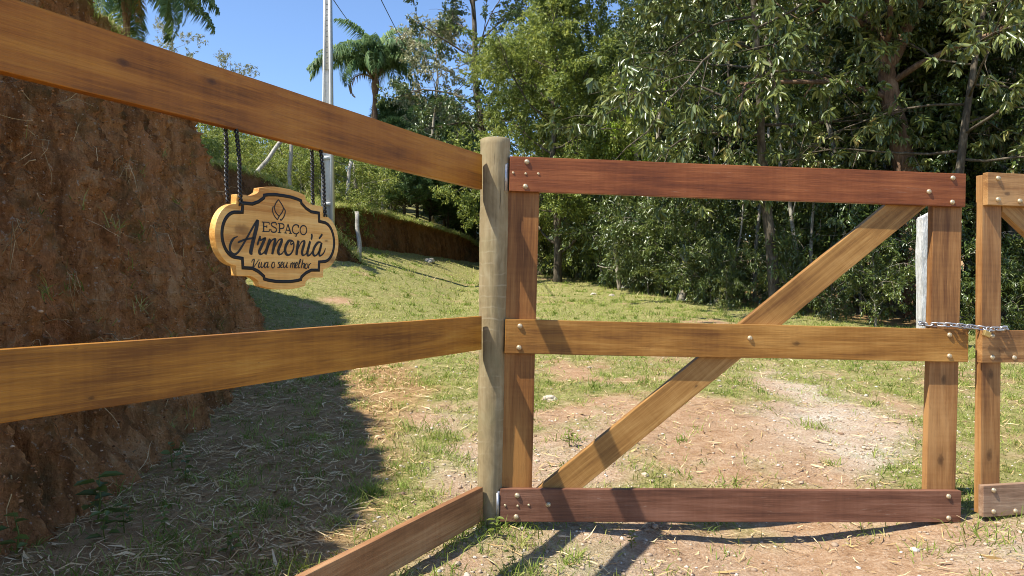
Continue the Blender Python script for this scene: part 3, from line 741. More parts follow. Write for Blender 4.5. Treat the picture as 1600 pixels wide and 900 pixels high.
for L, w, sl2, tp in (
    ([(205, 325), (150, 352), (105, 420), (88, 500), (108, 560), (155, 588), (205, 562), (262, 480), (335, 355), (410, 220), (470, 118), (497, 80)], 24, 0.15, (0.4, 0.9)),
    ([(500, 78), (484, 180), (455, 300), (425, 420), (403, 520), (400, 560), (420, 590)], 42, 0.0, (0.7, 0.3)),
    ([(205, 415), (290, 378), (370, 358), (455, 348)], 19, 0.0, (0.7, 0.6)),
    ([(492, 455), (512, 395), (537, 318)], 22, 0.0, (0.5, 0.8)),
    ([(527, 345), (545, 378), (575, 362), (605, 350), (582, 410), (545, 490), (522, 550), (545, 585), (585, 565), (615, 510)], 32, 0.55, (0.6, 0.4)),
    ([(682, 362), (655, 440), (630, 520), (610, 590)], 34, 0.0, (0.8, 0.8)),
    ([(625, 540), (670, 440), (715, 375), (750, 365), (752, 405), (735, 480), (712, 588)], 33, 0.6, (0.5, 0.8)),
    ([(725, 540), (770, 440), (812, 375), (846, 368), (848, 405), (815, 490), (800, 550), (822, 588), (862, 570), (900, 510)], 33, 0.6, (0.5, 0.4)),
    ([(1000, 384), (955, 392), (912, 465), (903, 545), (935, 596), (985, 580), (1024, 505), (1028, 420), (1000, 384)], 32, 0.45, (0.8, 0.8)),
    ([(1000, 384), (985, 415), (990, 445), (1020, 420)], 14, 0.0, (0.8, 0.4)),
    ([(1100, 385), (1085, 460), (1068, 600)], 34, 0.0, (0.8, 0.8)),
    ([(1078, 555), (1115, 455), (1150, 400), (1180, 395), (1183, 430), (1160, 510), (1150, 570), (1172, 602), (1205, 580), (1235, 530)], 32, 0.6, (0.5, 0.4)),
    ([(1270, 395), (1245, 490), (1228, 570), (1245, 606), (1282, 580), (1310, 530)], 33, 0.5, (0.8, 0.4)),
    ([(1288, 285), (1296, 320), (1284, 375)], 24, 0.0, (0.5, 0.2)),
    ([(1425, 408), (1380, 418), (1330, 490), (1312, 570), (1338, 608), (1380, 578), (1420, 490), (1440, 420)], 30, 0.45, (0.7, 0.7)),
    ([(1440, 415), (1420, 500), (1402, 570), (1418, 608), (1455, 585), (1480, 545), (1497, 495)], 32, 0.5, (0.8, 0.3)),
    ([(1448, 290), (1425, 325), (1398, 362)], 22, 0.0, (0.9, 0.2))):
    stroke(arm, z1(L), w*U*1.4, tp, slant=sl2)
obj('script_name', arm.mesh('script_name', False), M['black'], sign)
mot = MB()
for L in ([(408, 708), (425, 668), (447, 662), (442, 715), (430, 785), (470, 735), (522, 655)], [(527, 700), (512, 755), (518, 783), (542, 765)], [(532, 668), (536, 675)],
          [(556, 700), (548, 760), (562, 784), (590, 750), (604, 700)], [(645, 706), (614, 716), (598, 765), (612, 786), (638, 755), (652, 706), (640, 765), (650, 782), (668, 760)],
          [(742, 700), (714, 716), (704, 765), (724, 788), (748, 760), (742, 700)], [(832, 700), (803, 715), (822, 748), (818, 780), (786, 783)],
          [(842, 755), (872, 722), (860, 700), (840, 735), (842, 782), (875, 768)], [(890, 704), (878, 760), (890, 787), (918, 750), (934, 704), (922, 765), (930, 785), (944, 768)],
          [(988, 715), (980, 788)], [(984, 755), (1002, 716), (1016, 716), (1010, 788)], [(1013, 755), (1032, 718), (1046, 720), (1038, 775), (1050, 788)],
          [(1058, 758), (1086, 728), (1074, 705), (1056, 740), (1060, 788), (1090, 772)], [(1094, 765), (1134, 680), (1124, 663), (1104, 730), (1102, 785), (1120, 778)],
          [(1165, 663), (1150, 730), (1138, 792)], [(1144, 758), (1168, 722), (1184, 726), (1176, 780), (1188, 792)], [(1228, 724), (1202, 738), (1194, 782), (1212, 797), (1234, 768), (1228, 724)],
          [(1254, 728), (1244, 797)], [(1250, 760), (1268, 728), (1286, 718)]):
    stroke(mot, z1(L), 18*U, (0.7, 0.6), slant=0.35 if len(L) > 2 else 0)
obj('motto', mot.mesh('motto', False), M['black'], sign)
esp = MB(); U2 = 0.000155
th, tn = 30*U2, 17*U2
for L, w in (([(158, 603), (158, 793)], th), ([(122, 602), (270, 612)], tn), ([(268, 608), (274, 655)], tn), ([(158, 692), (226, 697)], tn), ([(223, 665), (221, 725)], tn), ([(132, 795), (272, 797)], tn), ([(282, 742), (268, 797)], tn),
             ([(412, 668), (405, 622), (365, 612), (322, 625), (312, 662), (345, 695), (395, 722), (418, 762), (392, 804), (345, 808), (312, 790), (302, 745)], th*0.8),
             ([(478, 636), (478, 818)], th), ([(440, 630), (520, 636)], tn), ([(515, 637), (555, 650), (566, 690), (548, 728), (480, 738)], th*0.8), ([(443, 817), (512, 822)], tn),
             ([(646, 648), (594, 826)], tn), ([(646, 648), (702, 830)], th), ([(612, 768), (684, 772)], tn), ([(574, 823), (622, 827)], tn), ([(668, 830), (726, 834)], tn),
             ([(858, 715), (845, 672), (800, 658), (755, 685), (736, 745), (748, 805), (790, 840), (835, 836), (866, 805)], th*0.8), ([(862, 665), (860, 718)], tn), ([(806, 842), (824, 858), (812, 886), (784, 884)], tn*1.2)):
    stroke(esp, z2(L), w, (1, 1))
a = np.linspace(0, 2*math.pi, 34)
stroke(esp, z2([(957+66*math.sin(t), 766-92*math.cos(t)) for t in a]), th*0.8, (1, 1), smooth=False)
obj('serif_word', esp.mesh('serif_word', False), M['black'], sign)
emb = MB()
for L in ([(455, 152), (395, 240), (378, 320), (402, 410), (470, 490)], [(455, 152), (515, 240), (552, 315), (535, 395), (470, 490), (435, 560)], [(352, 285), (336, 370), (368, 470), (435, 562)], [(552, 315), (592, 380), (572, 480), (512, 566), (490, 545)]):
    stroke(emb, z2(L), 23*U2, (0.7, 0.8))
obj('leaf_emblem', emb.mesh('leaf_emblem', False), M['black'], sign)
# cords: two loops over the rail, each with a strand in front and one behind
def cord(x, y0, x1, y1, ztop, zbot, ph):
    mb = MB(); m = 170; t = np.linspace(0, 1, m)
    c = np.stack([x + (x1-x)*t, y0 + (y1-y0)*t, ztop + (zbot-ztop)*t], 1)
    c[:, 0] += 0.0035*np.sin(t*math.pi*1.3+ph)*np.sin(t*math.pi)
    for k in range(2):
        a = t*(ztop-zbot)*2*math.pi/0.024 + ph + k*math.pi
        mb.tube(c + np.stack([0.0036*np.cos(a), 0.0036*np.sin(a), 0*a], 1), 0.0027, 6)
    return mb.mesh('cord')
zr_top = 1.562 - 1.137; zr_bot = 1.409 - 1.137
for xx in (-0.158, 0.166):
    obj('cord', cord(xx+0.006, 0.016, xx+0.004, -0.0035, zr_bot+0.006, 0.076, 0.3), M['rope'], sign)
    obj('cord', cord(xx-0.012, 0.036, xx-0.008, 0.030, zr_bot+0.006, 0.085, 1.4), M['rope'], sign)

# ------------------------------------------------------------------ concrete pole, wires
pp_ = at(512.5, 345, 14.6)
pz = gz1(pp_.x, pp_.y)
pole = thing('utility_pole', 'tall pale concrete utility pole with recessed faces behind the hanging sign', 'pole', (pp_.x, pp_.y, pz - 0.3))
Hp = 6.6
def pole_w(z): return 0.252 - 0.0235*z
def box(mb, x0, x1, y0, y1, z0, z1, x0b=None, x1b=None):
    x0b = x0 if x0b is None else x0b; x1b = x1 if x1b is None else x1b
    V = [(x0, y0, z0), (x1, y0, z0), (x1, y1, z0), (x0, y1, z0), (x0b, y0, z1), (x1b, y0, z1), (x1b, y1, z1), (x0b, y1, z1)]
    mb.add(V, [(0, 1, 5, 4), (1, 2, 6, 5), (2, 3, 7, 6), (3, 0, 4, 7), (4, 5, 6, 7), (3, 2, 1, 0)])
for sgn in (-1, 1):
    fl = MB(); w0 = pole_w(0)/2; w1 = pole_w(Hp)/2; t_ = 0.042
    if sgn < 0: box(fl, -w0, -w0+t_, -0.09, 0.09, 0, Hp, -w1, -w1+t_*0.8)
    else: box(fl, w0-t_, w0, -0.09, 0.09, 0, Hp, w1-t_*0.8, w1)
    obj('flange', fl.mesh('flange', False), M['concrete'], pole)
wb = MB(); box(wb, -pole_w(0)/2+0.038, pole_w(0)/2-0.038, -0.03, 0.03, 0.0, Hp-0.05, -pole_w(Hp)/2+0.03, pole_w(Hp)/2-0.03)
obj('web', wb.mesh('web', False), M['concrete'], pole)
ztop_rec = at(512, 110, 14.6).z - (pz-0.3)
up = MB(); box(up, -pole_w(ztop_rec)/2+0.038, pole_w(ztop_rec)/2-0.038, -0.075, -0.031, ztop_rec, Hp-0.02, -pole_w(Hp)/2+0.03, pole_w(Hp)/2-0.03)
obj('infill', up.mesh('infill', False), M['concrete'], pole)
for py in (319, 247, 243):
    zz = at(512, py, 14.6).z - (pz-0.3)
    if py == 243: continue
    db = MB(); box(db, -pole_w(zz)/2+0.04, pole_w(zz)/2-0.04, -0.085, -0.031, zz-0.03, zz+0.03); obj('diaphragm', db.mesh('diaphragm', False), M['concrete'], pole)
HOLE = dome_mesh(0.014, 0.004, 'bolt_hole'); HOLE.materials.append(M['wire'])
for k in range(16):
    zz = ztop_rec + 0.12 + k*0.105
    obj('bolt_hole', HOLE, None, pole, (0, -0.0752, zz))
def wire(a, b, sag, label):
    t = np.linspace(0, 1, 30)[:, None]; P = np.array(a)*(1-t) + np.array(b)*t; P[:, 2] -= sag*4*(t*(1-t))[:, 0]
    mb = MB(); mb.tube(P, 0.011, 5); o = obj('overhead_wire', mb.mesh('overhead_wire'), M['wire']); tag(o, label, 'wire', 'overhead wires')
top = (pp_.x, pp_.y, pz-0.3+Hp-0.35)
wa = at(525, 0, 17); wb_ = at(560, 45, 34)
d = (wb_-wa); wire(tuple(wa - d*0.25), tuple(wb_ + d*0.9), 0.2, 'thin overhead wire passing just right of the concrete pole')
wa = at(600, 0, 18); wb_ = at(657, 108, 36); d = wb_-wa
wire(tuple(wa - d*0.35), tuple(wb_ + d*0.8), 0.25, 'thin overhead wire running down over the palm to the trees')

# ------------------------------------------------------------------ stakes and wire fence on the hill
def stake_mesh(a, b, r, seed=0, name='post', n=9):
    a = np.array(a); b = np.array(b); t = np.linspace(0, 1, 10)[:, None]
    P = a*(1-t)+b*t; mb = MB(); L = np.linalg.norm(b-a)
    P[1:-1, 0] += 0.012*L*np.sin(np.arange(1, 9)*1.1+seed)
    mb.tube(P, r*(1.06-0.12*t[:, 0]), n, 0.25, seed); return mb.mesh(name)
wf0 = at(455, 275, 16.5)
wfence = thing('wire_fence', 'old wire fence with leaning grey stakes on the green hillside', 'fence', (wf0.x, wf0.y, gz1(wf0.x, wf0.y)))
SP = [((452, 278), (455, 214), 15.8, 0.042), ((596, 308), (605, 254), 20.5, 0.045), ((533, 305), (549, 252), 17.0, 0.045), ((556, 305), (554, 256), 18.2, 0.05), ((588, 300), (589, 238), 24.0, 0.05)]
tops = []
for k, (b_, t_, Y, r) in enumerate(SP):
    B = at(*b_, Y); T_ = at(*t_, Y); g = gz1(B.x, B.y)
    B.z = min(B.z, g) - 0.1
    obj('post', stake_mesh(B-wfence.location, T_-wfence.location, r, k), M['post_grey'], wfence); tops.append((B, T_))
B = at(393, 256, 15.4); T_ = at(441, 219, 15.7); B.z = min(B.z, gz1(B.x, B.y)+0.3)
obj('brace', stake_mesh(B-wfence.location, T_-wfence.location, 0.045, 9, 'brace'), M['post_grey'], wfence)
order = [0, 2, 3, 1, 4]
for lv in (0.55, 0.75, 0.93):
    for i in range(4):
        a_ = tops[order[i]]; b_ = tops[order[i+1]]
        A = a_[0].lerp(a_[1], lv)-wfence.location; Bq = b_[0].lerp(b_[1], lv)-wfence.location
        mb = MB(); t = np.linspace(0, 1, 8)[:, None]; P = np.array(A)*(1-t)+np.array(Bq)*t; P[:, 2] -= 0.12*(t*(1-t))[:, 0]; mb.tube(P, 0.006, 4)
        obj('wire', mb.mesh('wire'), M['wire'], wfence)
a = at(563, 396, 14.3); b = at(557.5, 331, 14.5); a.z = min(a.z, gz1(a.x, a.y)) - 0.1
st = obj('stake', stake_mesh((0, 0, 0), tuple(b-a), 0.042, 4, 'stake'), M['post_grey'], None, a)
tag(st, 'pale grey wooden stake standing before the low cut bank', 'stake')
# whitewashed post behind the gate
wpb = at(1446, 545, 8.2); wpt = at(1448, 335, 8.2); zg = gz1(wpb.x, wpb.y)
bm = bmesh.new(); bmesh.ops.create_cube(bm, size=1); bmesh.ops.subdivide_edges(bm, edges=bm.edges[:], cuts=7, use_grid_fill=True)
Hw = wpt.z - zg + 0.15
for v in bm.verts:
    z = (v.co.z+0.5)*Hw; k = z*4
    v.co = Vector((v.co.x*0.158 + 0.006*math.sin(k*2.3) + 0.008*float(pn(v.co.x*5, v.co.y*5, k)), v.co.y*0.12 + 0.006*math.sin(k*1.7+1), z - 0.15 + (0.02*v.co.x*4 if z > Hw-0.01 else 0)))
bmesh.ops.bevel(bm, geom=[e for e in bm.edges if len(e.link_faces) == 2 and e.calc_face_angle() > 0.9], offset=0.008, segments=2, affect='EDGES')
me = bpy.data.meshes.new('white_post'); bm.to_mesh(me); bm.free()
wp = obj('white_post', me, M['whitewash'], None, (wpb.x, wpb.y, zg)); tag(wp, 'whitewashed rough square post standing behind the gate before the wood', 'post')
# ------------------------------------------------------------------ foliage tools
def norm(v): return v/(np.linalg.norm(v, axis=-1, keepdims=True) + 1e-9)

def leaves_np(P, D, L, Wd, rs, up=(0, 0, 1), flat=0.6, fold=0.25, shape='hex', curl=0.15):
    """leaves at P along D; returns verts, quads and a per-vertex random value"""
    n = len(P); L = np.broadcast_to(L, (n,))[:, None]; Wd = np.broadcast_to(Wd, (n,))[:, None]
    D = norm(D)
    U = norm(np.array(up)[None, :] + flat*rs.normal(size=(n, 3)))
    Sd = norm(np.cross(D, U)); Nn = np.cross(Sd, D)
    tip = P + D*L - Nn*L*curl
    r = rs.rand(n)
    if shape == 'hex':
        a = P + D*L*0.30; b = P + D*L*0.68 - Nn*L*curl*0.5
        l1 = a + Sd*Wd*0.5 + Nn*Wd*fold; l2 = b + Sd*Wd*0.42 + Nn*Wd*fold
        r1_ = a - Sd*Wd*0.5 + Nn*Wd*fold; r2_ = b - Sd*Wd*0.42 + Nn*Wd*fold
        V = np.stack([P, l1, l2, tip, r2_, r1_], 1).reshape(-1, 3); k = np.arange(n)[:, None]*6
        Qf = np.concatenate([k + np.array([[0, 3, 2, 1]]), k + np.array([[0, 5, 4, 3]])]).reshape(-1, 4)
        return V, Qf, None, np.repeat(r, 6)
    m = P + D*L*0.45
    l1 = m + Sd*Wd*0.5 + Nn*Wd*fold; r1_ = m - Sd*Wd*0.5 + Nn*Wd*fold
    V = np.stack([P, l1, tip, r1_], 1).reshape(-1, 3); k = np.arange(n)[:, None]*4
    Tf = np.concatenate([k + np.array([[0, 2, 1]]), k + np.array([[0, 3, 2]])]).reshape(-1, 3)
    return V, None, Tf, np.repeat(r, 4)

def interp_poly(P, t):
    P = np.asarray(P); m = len(P)-1; x = np.clip(t, 0, 1)*m; i = min(int(x), m-1); f = x-i
    return P[i]*(1-f)+P[i+1]*f

def grow(seed, H, cb, spread, nl=12, ns=7, nt=5, nlv=26, leaf=(0.09, 0.035), shape='hex', r0=None, trunk=None, up=0.35, droop=0.25,
         tw=(0.25, 0.55), rosette=False, prof=None, bare=0.0, wander=0.06, tone=None, sub_len=0.5, flat=0.6, spray=0.75):
    """returns (trunk mesh builder, crown mesh builder); origin at the foot"""
    rs = np.random.RandomState(seed)
    tb, cbm = MB(), MB()
    if trunk is None:
        zz = np.linspace(0, 1, 9); off = np.cumsum(rs.normal(0, wander*H*0.12, size=(9, 2)), 0); off -= off[0]
        trunk = np.stack([off[:, 0], off[:, 1], zz*H - 0.15*(zz == 0)], 1)
    trunk = catmull(trunk, 18)
    r0 = r0 or 0.016*H + 0.02
    tr = r0*(1.0 - 0.82*np.linspace(0, 1, 18)); tr[0] *= 1.25
    tb.tube(trunk, tr, 12, 0.25, seed)
    base, dirs, lens, tone_t = [], [], [], []
    prof = prof or (lambda u: math.sin(math.pi*min(1, 0.18+0.78*u))**0.8)
    ga = rs.rand()*6.28
    for i in range(nl):
        u = (i + rs.rand()*0.8)/nl; h = cb + (H*0.99-cb)*u
        b0 = interp_poly(trunk, h/H); ga += 2.4 + rs.normal(0, 0.35)
        Ll = spread*prof(u)*rs.uniform(0.75, 1.15) + 0.15
        d = np.array([math.cos(ga), math.sin(ga), up + 0.5*u + rs.normal(0, 0.15)]); d /= np.linalg.norm(d)
        m = 6; pts = [b0]; dd = d.copy()
        for k in range(m):
            dd = dd + rs.normal(0, 0.16, 3) + np.array([0, 0, 0.05 - droop*0.16*k]); dd /= np.linalg.norm(dd); pts.append(pts[-1] + dd*Ll/m)
        pts = np.array(pts); rl = max(0.008, 0.42*np.interp(h/H, np.linspace(0, 1, 18), tr))
        tb.tube(pts, np.linspace(rl, max(0.004, rl*0.25), m+1), 6, 0.15, seed+i)
        for j in range(ns):
            t = 0.22 + 0.78*(j+rs.rand())/ns; b1 = interp_poly(pts, t)
            sd = norm(dd*0.5 + rs.normal(0, spray, 3) + np.array([0, 0, 0.15])); sl3 = Ll*sub_len*rs.uniform(0.5, 1.0)*(1.15-0.5*t) + 0.1
            p = [b1]; s2 = sd.copy()
            for k in range(3):
                s2 = norm(s2 + rs.normal(0, 0.2, 3) + np.array([0, 0, -droop*0.15*k])); p.append(p[-1]+s2*sl3/3)
            p = np.array(p); tb.tube(p, np.linspace(max(0.004, rl*0.35), 0.003, 4), 4)
            tn_ = rs.normal(0, 0.13)
            if rs.rand() < bare: continue
            for q in range(nt):
                tt = 0.25 + 0.75*(q+rs.rand())/nt; b2 = interp_poly(p, tt)
                base.append(b2); dirs.append(norm(s2*0.6 + rs.normal(0, 0.7, 3) + np.array([0, 0, 0.1-droop*0.4]))); lens.append(rs.uniform(*tw)); tone_t.append(tn_)
    base = np.array(base); dirs = np.array(dirs); lens = np.array(lens); tone_t = np.array(tone_t)
    n = len(base)
    if rosette:
        t = 0.75 + 0.25*rs.rand(n, nlv)
    else:
        t = rs.rand(n, nlv)**0.8
    P = base[:, None, :] + dirs[:, None, :]*(lens[:, None]*t)[..., None] + rs.normal(0, 0.03 if not rosette else 0.015, (n, nlv, 3))
    D = dirs[:, None, :]*0.45 + rs.normal(0, 0.6, (n, nlv, 3)) + np.array([0, 0, -droop*(1.6 if rosette else 1.0)])
    Ls = leaf[0]*rs.uniform(0.65, 1.25, n*nlv); Ws = leaf[1]*rs.uniform(0.7, 1.2, n*nlv)
    V, Qf, Tf, r = leaves_np(P.reshape(-1, 3), D.reshape(-1, 3), Ls, Ws, rs, shape=shape, flat=flat)
    kk = 6 if shape == 'hex' else 4
    r = np.clip(0.15 + 0.6*r + np.repeat(np.repeat(tone_t, nlv), kk), 0, 1)
    cbm.add(V, Qf, Tf, r)
    return tb, cbm

def make_tree(name, label, cat, g, bk, lf, group=None):
    o = thing(name, label, cat, group=group)
    tb, cm = g
    obj('trunk', tb.mesh('trunk'), M[bk], o); obj('crown', cm.mesh('crown', False), M[lf], o)
    return o
def put(o, x, y, rz=0.0, s=1.0, dz=-0.05, sz=None):
    o.location = (x, y, gz1(x, y) + dz); o.rotation_euler = (0, 0, rz); o.scale = (s, s, sz or s)
    return o
used = set()
def place(proto, x, y, rz, s, sz=None, dz=-0.05, label=None, group=None):
    o = proto if proto.name not in used else copy_tree(proto)
    used.add(proto.name)
    if label: o['label'] = label
    if group: o['group'] = group
    return put(o, x, y, rz, s, dz, sz)

R = random.Random(5)
GT = 'trees of the dense wood'; GS = 'shrubs along the edge of the wood'; GH = 'bushes on the hillside'
LT = 'slender broadleaf tree standing in the dense dark wood behind the gate'
LS = 'leafy green shrub at the foot of the wood behind the gate'
# ------------------------------------------------------------------ the wood behind the gate
T_small = make_tree('forest_tree', "tree with pale slim trunk and dark small leaves in the wood behind the gate", 'tree', grow(101, 8.5, 2.4, 2.6, 15, 8, 6, 32, (0.095, 0.042), 'hex', 0.10, droop=0.2), 'bark_pale', 'leaf_dark', "pale-trunked trees of the wood")
T_mid = make_tree('forest_tree', "tall tree with broad mid-green leaves in the wood behind the gate", 'tree', grow(102, 9.5, 1.8, 2.9, 16, 8, 6, 32, (0.11, 0.048), 'hex', 0.11, droop=0.3), 'bark_dark', 'leaf_mid', "mid-green trees of the wood")
T_dense = make_tree('forest_tree', "low-branched dense dark-leaved tree in the wood behind the gate", 'tree', grow(103, 8.0, 1.2, 2.7, 17, 8, 6, 34, (0.09, 0.042), 'hex', 0.09, droop=0.25), 'bark_dark', 'leaf_dark', "dense dark trees of the wood")
S_a = make_tree('shrub', "upright broad-leaved green shrub at the foot of the wood", 'shrub', grow(111, 2.3, 0.12, 1.05, 12, 6, 5, 18, (0.085, 0.034), 'hex', 0.03, up=0.7, droop=0.3, tw=(0.15, 0.35)), 'bark_pale', 'leaf_mid', "broad-leaved shrubs of the wood edge")
S_b = make_tree('shrub', "low dark small-leaved shrub at the foot of the wood", 'shrub', grow(112, 1.7, 0.08, 0.95, 11, 6, 5, 18, (0.07, 0.028), 'hex', 0.025, up=0.8, droop=0.4, tw=(0.15, 0.35)), 'bark_pale', 'leaf_dark', "small-leaved shrubs of the wood edge")
S_c = make_tree('shrub', "low shrub with long narrow leaves at the foot of the wood", 'shrub', grow(113, 1.5, 0.05, 0.85, 10, 6, 5, 16, (0.12, 0.026), 'hex', 0.02, up=1.0, droop=0.5, tw=(0.15, 0.35)), 'bark_pale', 'leaf_mid', "narrow-leaved shrubs of the wood edge")

# walk along the foot of the wood
seg = np.linalg.norm(np.diff(EDGE, axis=0), axis=1); cum = np.concatenate([[0], np.cumsum(seg)])
def edge_at(s, off):
    x = np.interp(s, cum, EDGE[:, 0]); y = np.interp(s, cum, EDGE[:, 1]); x2 = np.interp(s+0.3, cum, EDGE[:, 0]); y2 = np.interp(s+0.3, cum, EDGE[:, 1])
    dx, dy = x2-x, y2-y; l = math.hypot(dx, dy) + 1e-9
    return x - dy/l*off, y + dx/l*off          # off > 0 goes into the wood
s = 1.0; k = 0
while s < cum[-1]-4.2:
    x, y = edge_at(s, R.uniform(-0.25, 0.5)); p = (S_a, S_b, S_c, S_c, S_b)[k % 5]
    place(p, x, y, R.uniform(0, 6.28), R.uniform(0.4, 0.85)); s += R.uniform(0.55, 0.95); k += 1
s = 0.5
while s < cum[-1]-3.5:
    x, y = edge_at(s, R.uniform(1.2, 2.2)); p = (S_a, S_a, S_b)[k % 3]
    place(p, x, y, R.uniform(0, 6.28), R.uniform(0.8, 1.4)); s += R.uniform(1.3, 2.0); k += 1
s = 0.3
while s < cum[-1]-2.5:
    x, y = edge_at(s, R.uniform(2.4, 3.6)); p = (T_small, T_dense, S_a, T_mid)[k % 4]
    place(p, x, y, R.uniform(0, 6.28), R.uniform(0.75, 1.0) if p is not S_a else R.uniform(1.5, 2.0)); s += R.uniform(1.2, 1.7); k += 1
s = 0.0
while s < cum[-1]-1.5:
    x, y = edge_at(s, R.uniform(4.8, 6.5)); p = (T_mid, T_dense, T_small)[k % 3]
    place(p, x, y, R.uniform(0, 6.28), R.uniform(0.95, 1.25)); s += R.uniform(1.6, 2.3); k += 1
s = 0.0
while s < cum[-1]:
    x, y = edge_at(s, R.uniform(8.0, 10.5)); p = (T_dense, T_mid, T_dense)[k % 3]
    place(p, x, y, R.uniform(0, 6.28), R.uniform(1.15, 1.5)); s += R.uniform(2.0, 2.8); k += 1
for px, Y, s_ in [(850, 22.5, 1.0), (865, 20.5, 0.8), (885, 20.0, 1.1), (905, 19.0, 0.8), (925, 18.2, 1.2), (945, 17.4, 0.9), (960, 17.8, 1.4), (985, 16.4, 0.9), (1000, 16.0, 1.1), (1015, 15.4, 0.8), (1035, 14.3, 0.8), (1050, 14.1, 1.0), (1022, 14.8, 0.9), (1005, 15.0, 0.9), (1012, 14.4, 0.7), (1065, 13.7, 0.7), (1085, 13.2, 0.8), (1110, 12.6, 0.7), (990, 15.6, 1.0), (940, 16.8, 0.9), (900, 18.6, 1.0), (860, 20.0, 0.9), (845, 21.0, 0.8), (842, 24.5, 1.6), (875, 23.5, 1.6), (915, 21.5, 1.6), (955, 19.8, 1.5)]:
    k += 1; b_ = at(px, 420, Y); place((S_a, S_c, S_b)[k % 3], b_.x, b_.y, R.uniform(0, 6.28), s_*R.uniform(0.85, 1.1))
# brown trunk of the large forked tree
tb_ = at(1432, 478, 11.6)
pts = [(0.10, 0, -0.2), (0.02, 0, 0.7), (-0.06, 0, 1.7), (-0.18, 0.05, 2.6), (-0.35, 0.1, 3.5), (-0.45, 0.15, 4.2), (-0.72, 0.2, 5.2), (-1.0, 0.3, 6.6), (-1.2, 0.5, 8.4)]
tbm, cmb = grow(121, 8.4, 4.2, 3.6, 14, 8, 6, 24, (0.10, 0.045), 'hex', 0.25, trunk=np.array(pts), droop=0.35)
fk = catmull([(-0.42, 0.14, 4.0), (-0.15, 0.15, 4.5), (0.12, 0.1, 5.2), (0.3, 0.1, 6.2), (0.7, 0.2, 7.6)], 14)
tbm.tube(fk, np.linspace(0.13, 0.05, 14), 10, 0.25, 4)
big = make_tree('forked_tree', 'large forked tree with rough brown trunk rising behind the gate', 'tree', (tbm, cmb), 'bark_brown', 'leaf_mid'); put(big, tb_.x, tb_.y)
# the large-leaved tree whose boughs hang over the clearing
pts = [(0.3, 0, -0.2), (0.22, 0, 1.0), (0.05, 0, 2.2), (-0.1, -0.1, 3.4), (-0.3, -0.2, 4.6), (-0.5, -0.3, 5.8), (-0.6, -0.3, 7.4)]
ll = make_tree('large_leaved_tree', 'tree with long drooping glossy leaves overhanging the gate rail', 'tree',
               grow(122, 7.4, 3.0, 3.3, 19, 9, 6, 14, (0.165, 0.05), 'hex', 0.10, trunk=np.array(pts), rosette=True, droop=0.45, up=0.15, tw=(0.15, 0.4), flat=0.45), 'bark_dark', 'leaf_big')
put(ll, 3.9, 11.6, 0.4)
ll2 = copy_tree(ll); ll2['label'] = 'large-leaved tree with drooping pale leaves before the forked brown trunk'; put(ll2, 6.3, 10.4, 2.9, 0.86)
# fine bright tree beside the round post, lime sapling
ft = make_tree('bushy_tree', 'dense bushy tree of fine yellow-green leaves behind the round fence post', 'tree',
               grow(123, 6.2, 0.5, 2.0, 24, 9, 7, 34, (0.075, 0.034), 'hex', 0.09, droop=0.2), 'bark_dark', 'leaf_light'); put(ft, 1.05, 17.2, 0, 1.1)
ft2 = copy_tree(ft); ft2['label'] = 'dense bushy tree of fine leaves filling the space left of the sapling'; put(ft2, 0.75, 19.8, 2.2, 1.05)
lp_ = at(1010, 420, 11.8)
pts = [(0.12, 0, -0.2), (0.08, 0, 0.8), (0.0, 0, 1.6), (-0.12, 0, 2.3), (-0.22, 0, 2.9), (-0.3, 0, 3.6)]
lm = make_tree('sapling', 'pale-trunked sapling with bright lime leaves above the gate\'s top rail', 'tree',
               grow(124, 3.6, 1.7, 0.75, 8, 5, 4, 16, (0.07, 0.032), 'hex', 0.085, trunk=np.array(pts), tw=(0.1, 0.25)), 'bark_pale', 'leaf_lime'); put(lm, 2.85, 16.0, 0.2, 1.2)
# sky-side tree with small leaves and gaps, grey-leaved tree
skt = make_tree('airy_tree', 'tall dark small-leaved tree with sky gaps beside the palm', 'tree',
                grow(125, 11.5, 2.6, 3.3, 20, 8, 6, 24, (0.10, 0.05), 'hex', 0.15, bare=0.22, droop=0.25), 'bark_dark', 'leaf_dark'); put(skt, -0.75, 22.5, 1.0, 1.0)
gyt = make_tree('grey_leaved_tree', 'open tree with greyish sunlit leaves between palm and dark trees', 'tree',
                grow(126, 6.6, 2.6, 2.3, 14, 7, 5, 22, (0.11, 0.05), 'hex', 0.09, bare=0.25), 'bark_pale', 'leaf_grey'); put(gyt, -2.75, 25.5, 0.3, 1.0)
# bare pale trunks and stems showing in the dark understorey
def stem(px0, py0, px1, py1, Y, r, label, name='tree_trunk', bk='bark_pale', seed=0, bend=0.05):
    a_ = at(px0, py0, Y); b_ = at(px1, py1, Y); a_.z = min(a_.z, gz1(a_.x, a_.y)-0.05)
    t = np.linspace(0, 1, 12)[:, None]; d_ = np.array(b_-a_); P = t*d_
    P[:, 0] += bend*np.linalg.norm(d_)*np.sin(t[:, 0]*3.6+seed)*t[:, 0]; P[:, 1] += 0.3*bend*np.linalg.norm(d_)*np.sin(t[:, 0]*5+seed)
    mb = MB(); mb.tube(P, r*(1.1-0.45*t[:, 0]), 9, 0.3, seed)
    rs = np.random.RandomState(seed)
    for q in range(3):
        t0 = rs.uniform(0.4, 0.95); p_ = interp_poly(P, t0); e = norm(rs.normal(0, 0.6, 3)+np.array([0, 0, 0.5]))*rs.uniform(0.3, 0.8)
        mb.tube([p_, p_+e*0.5+rs.normal(0, 0.04, 3), p_+e], [r*0.4, r*0.28, r*0.12], 5)
    o = obj(name, mb.mesh(name), M[bk], None, a_); tag(o, label, 'tree', 'bare trunks in the understorey'); return o
LB = 'bare pale slender trunk in the dark understorey of the wood'
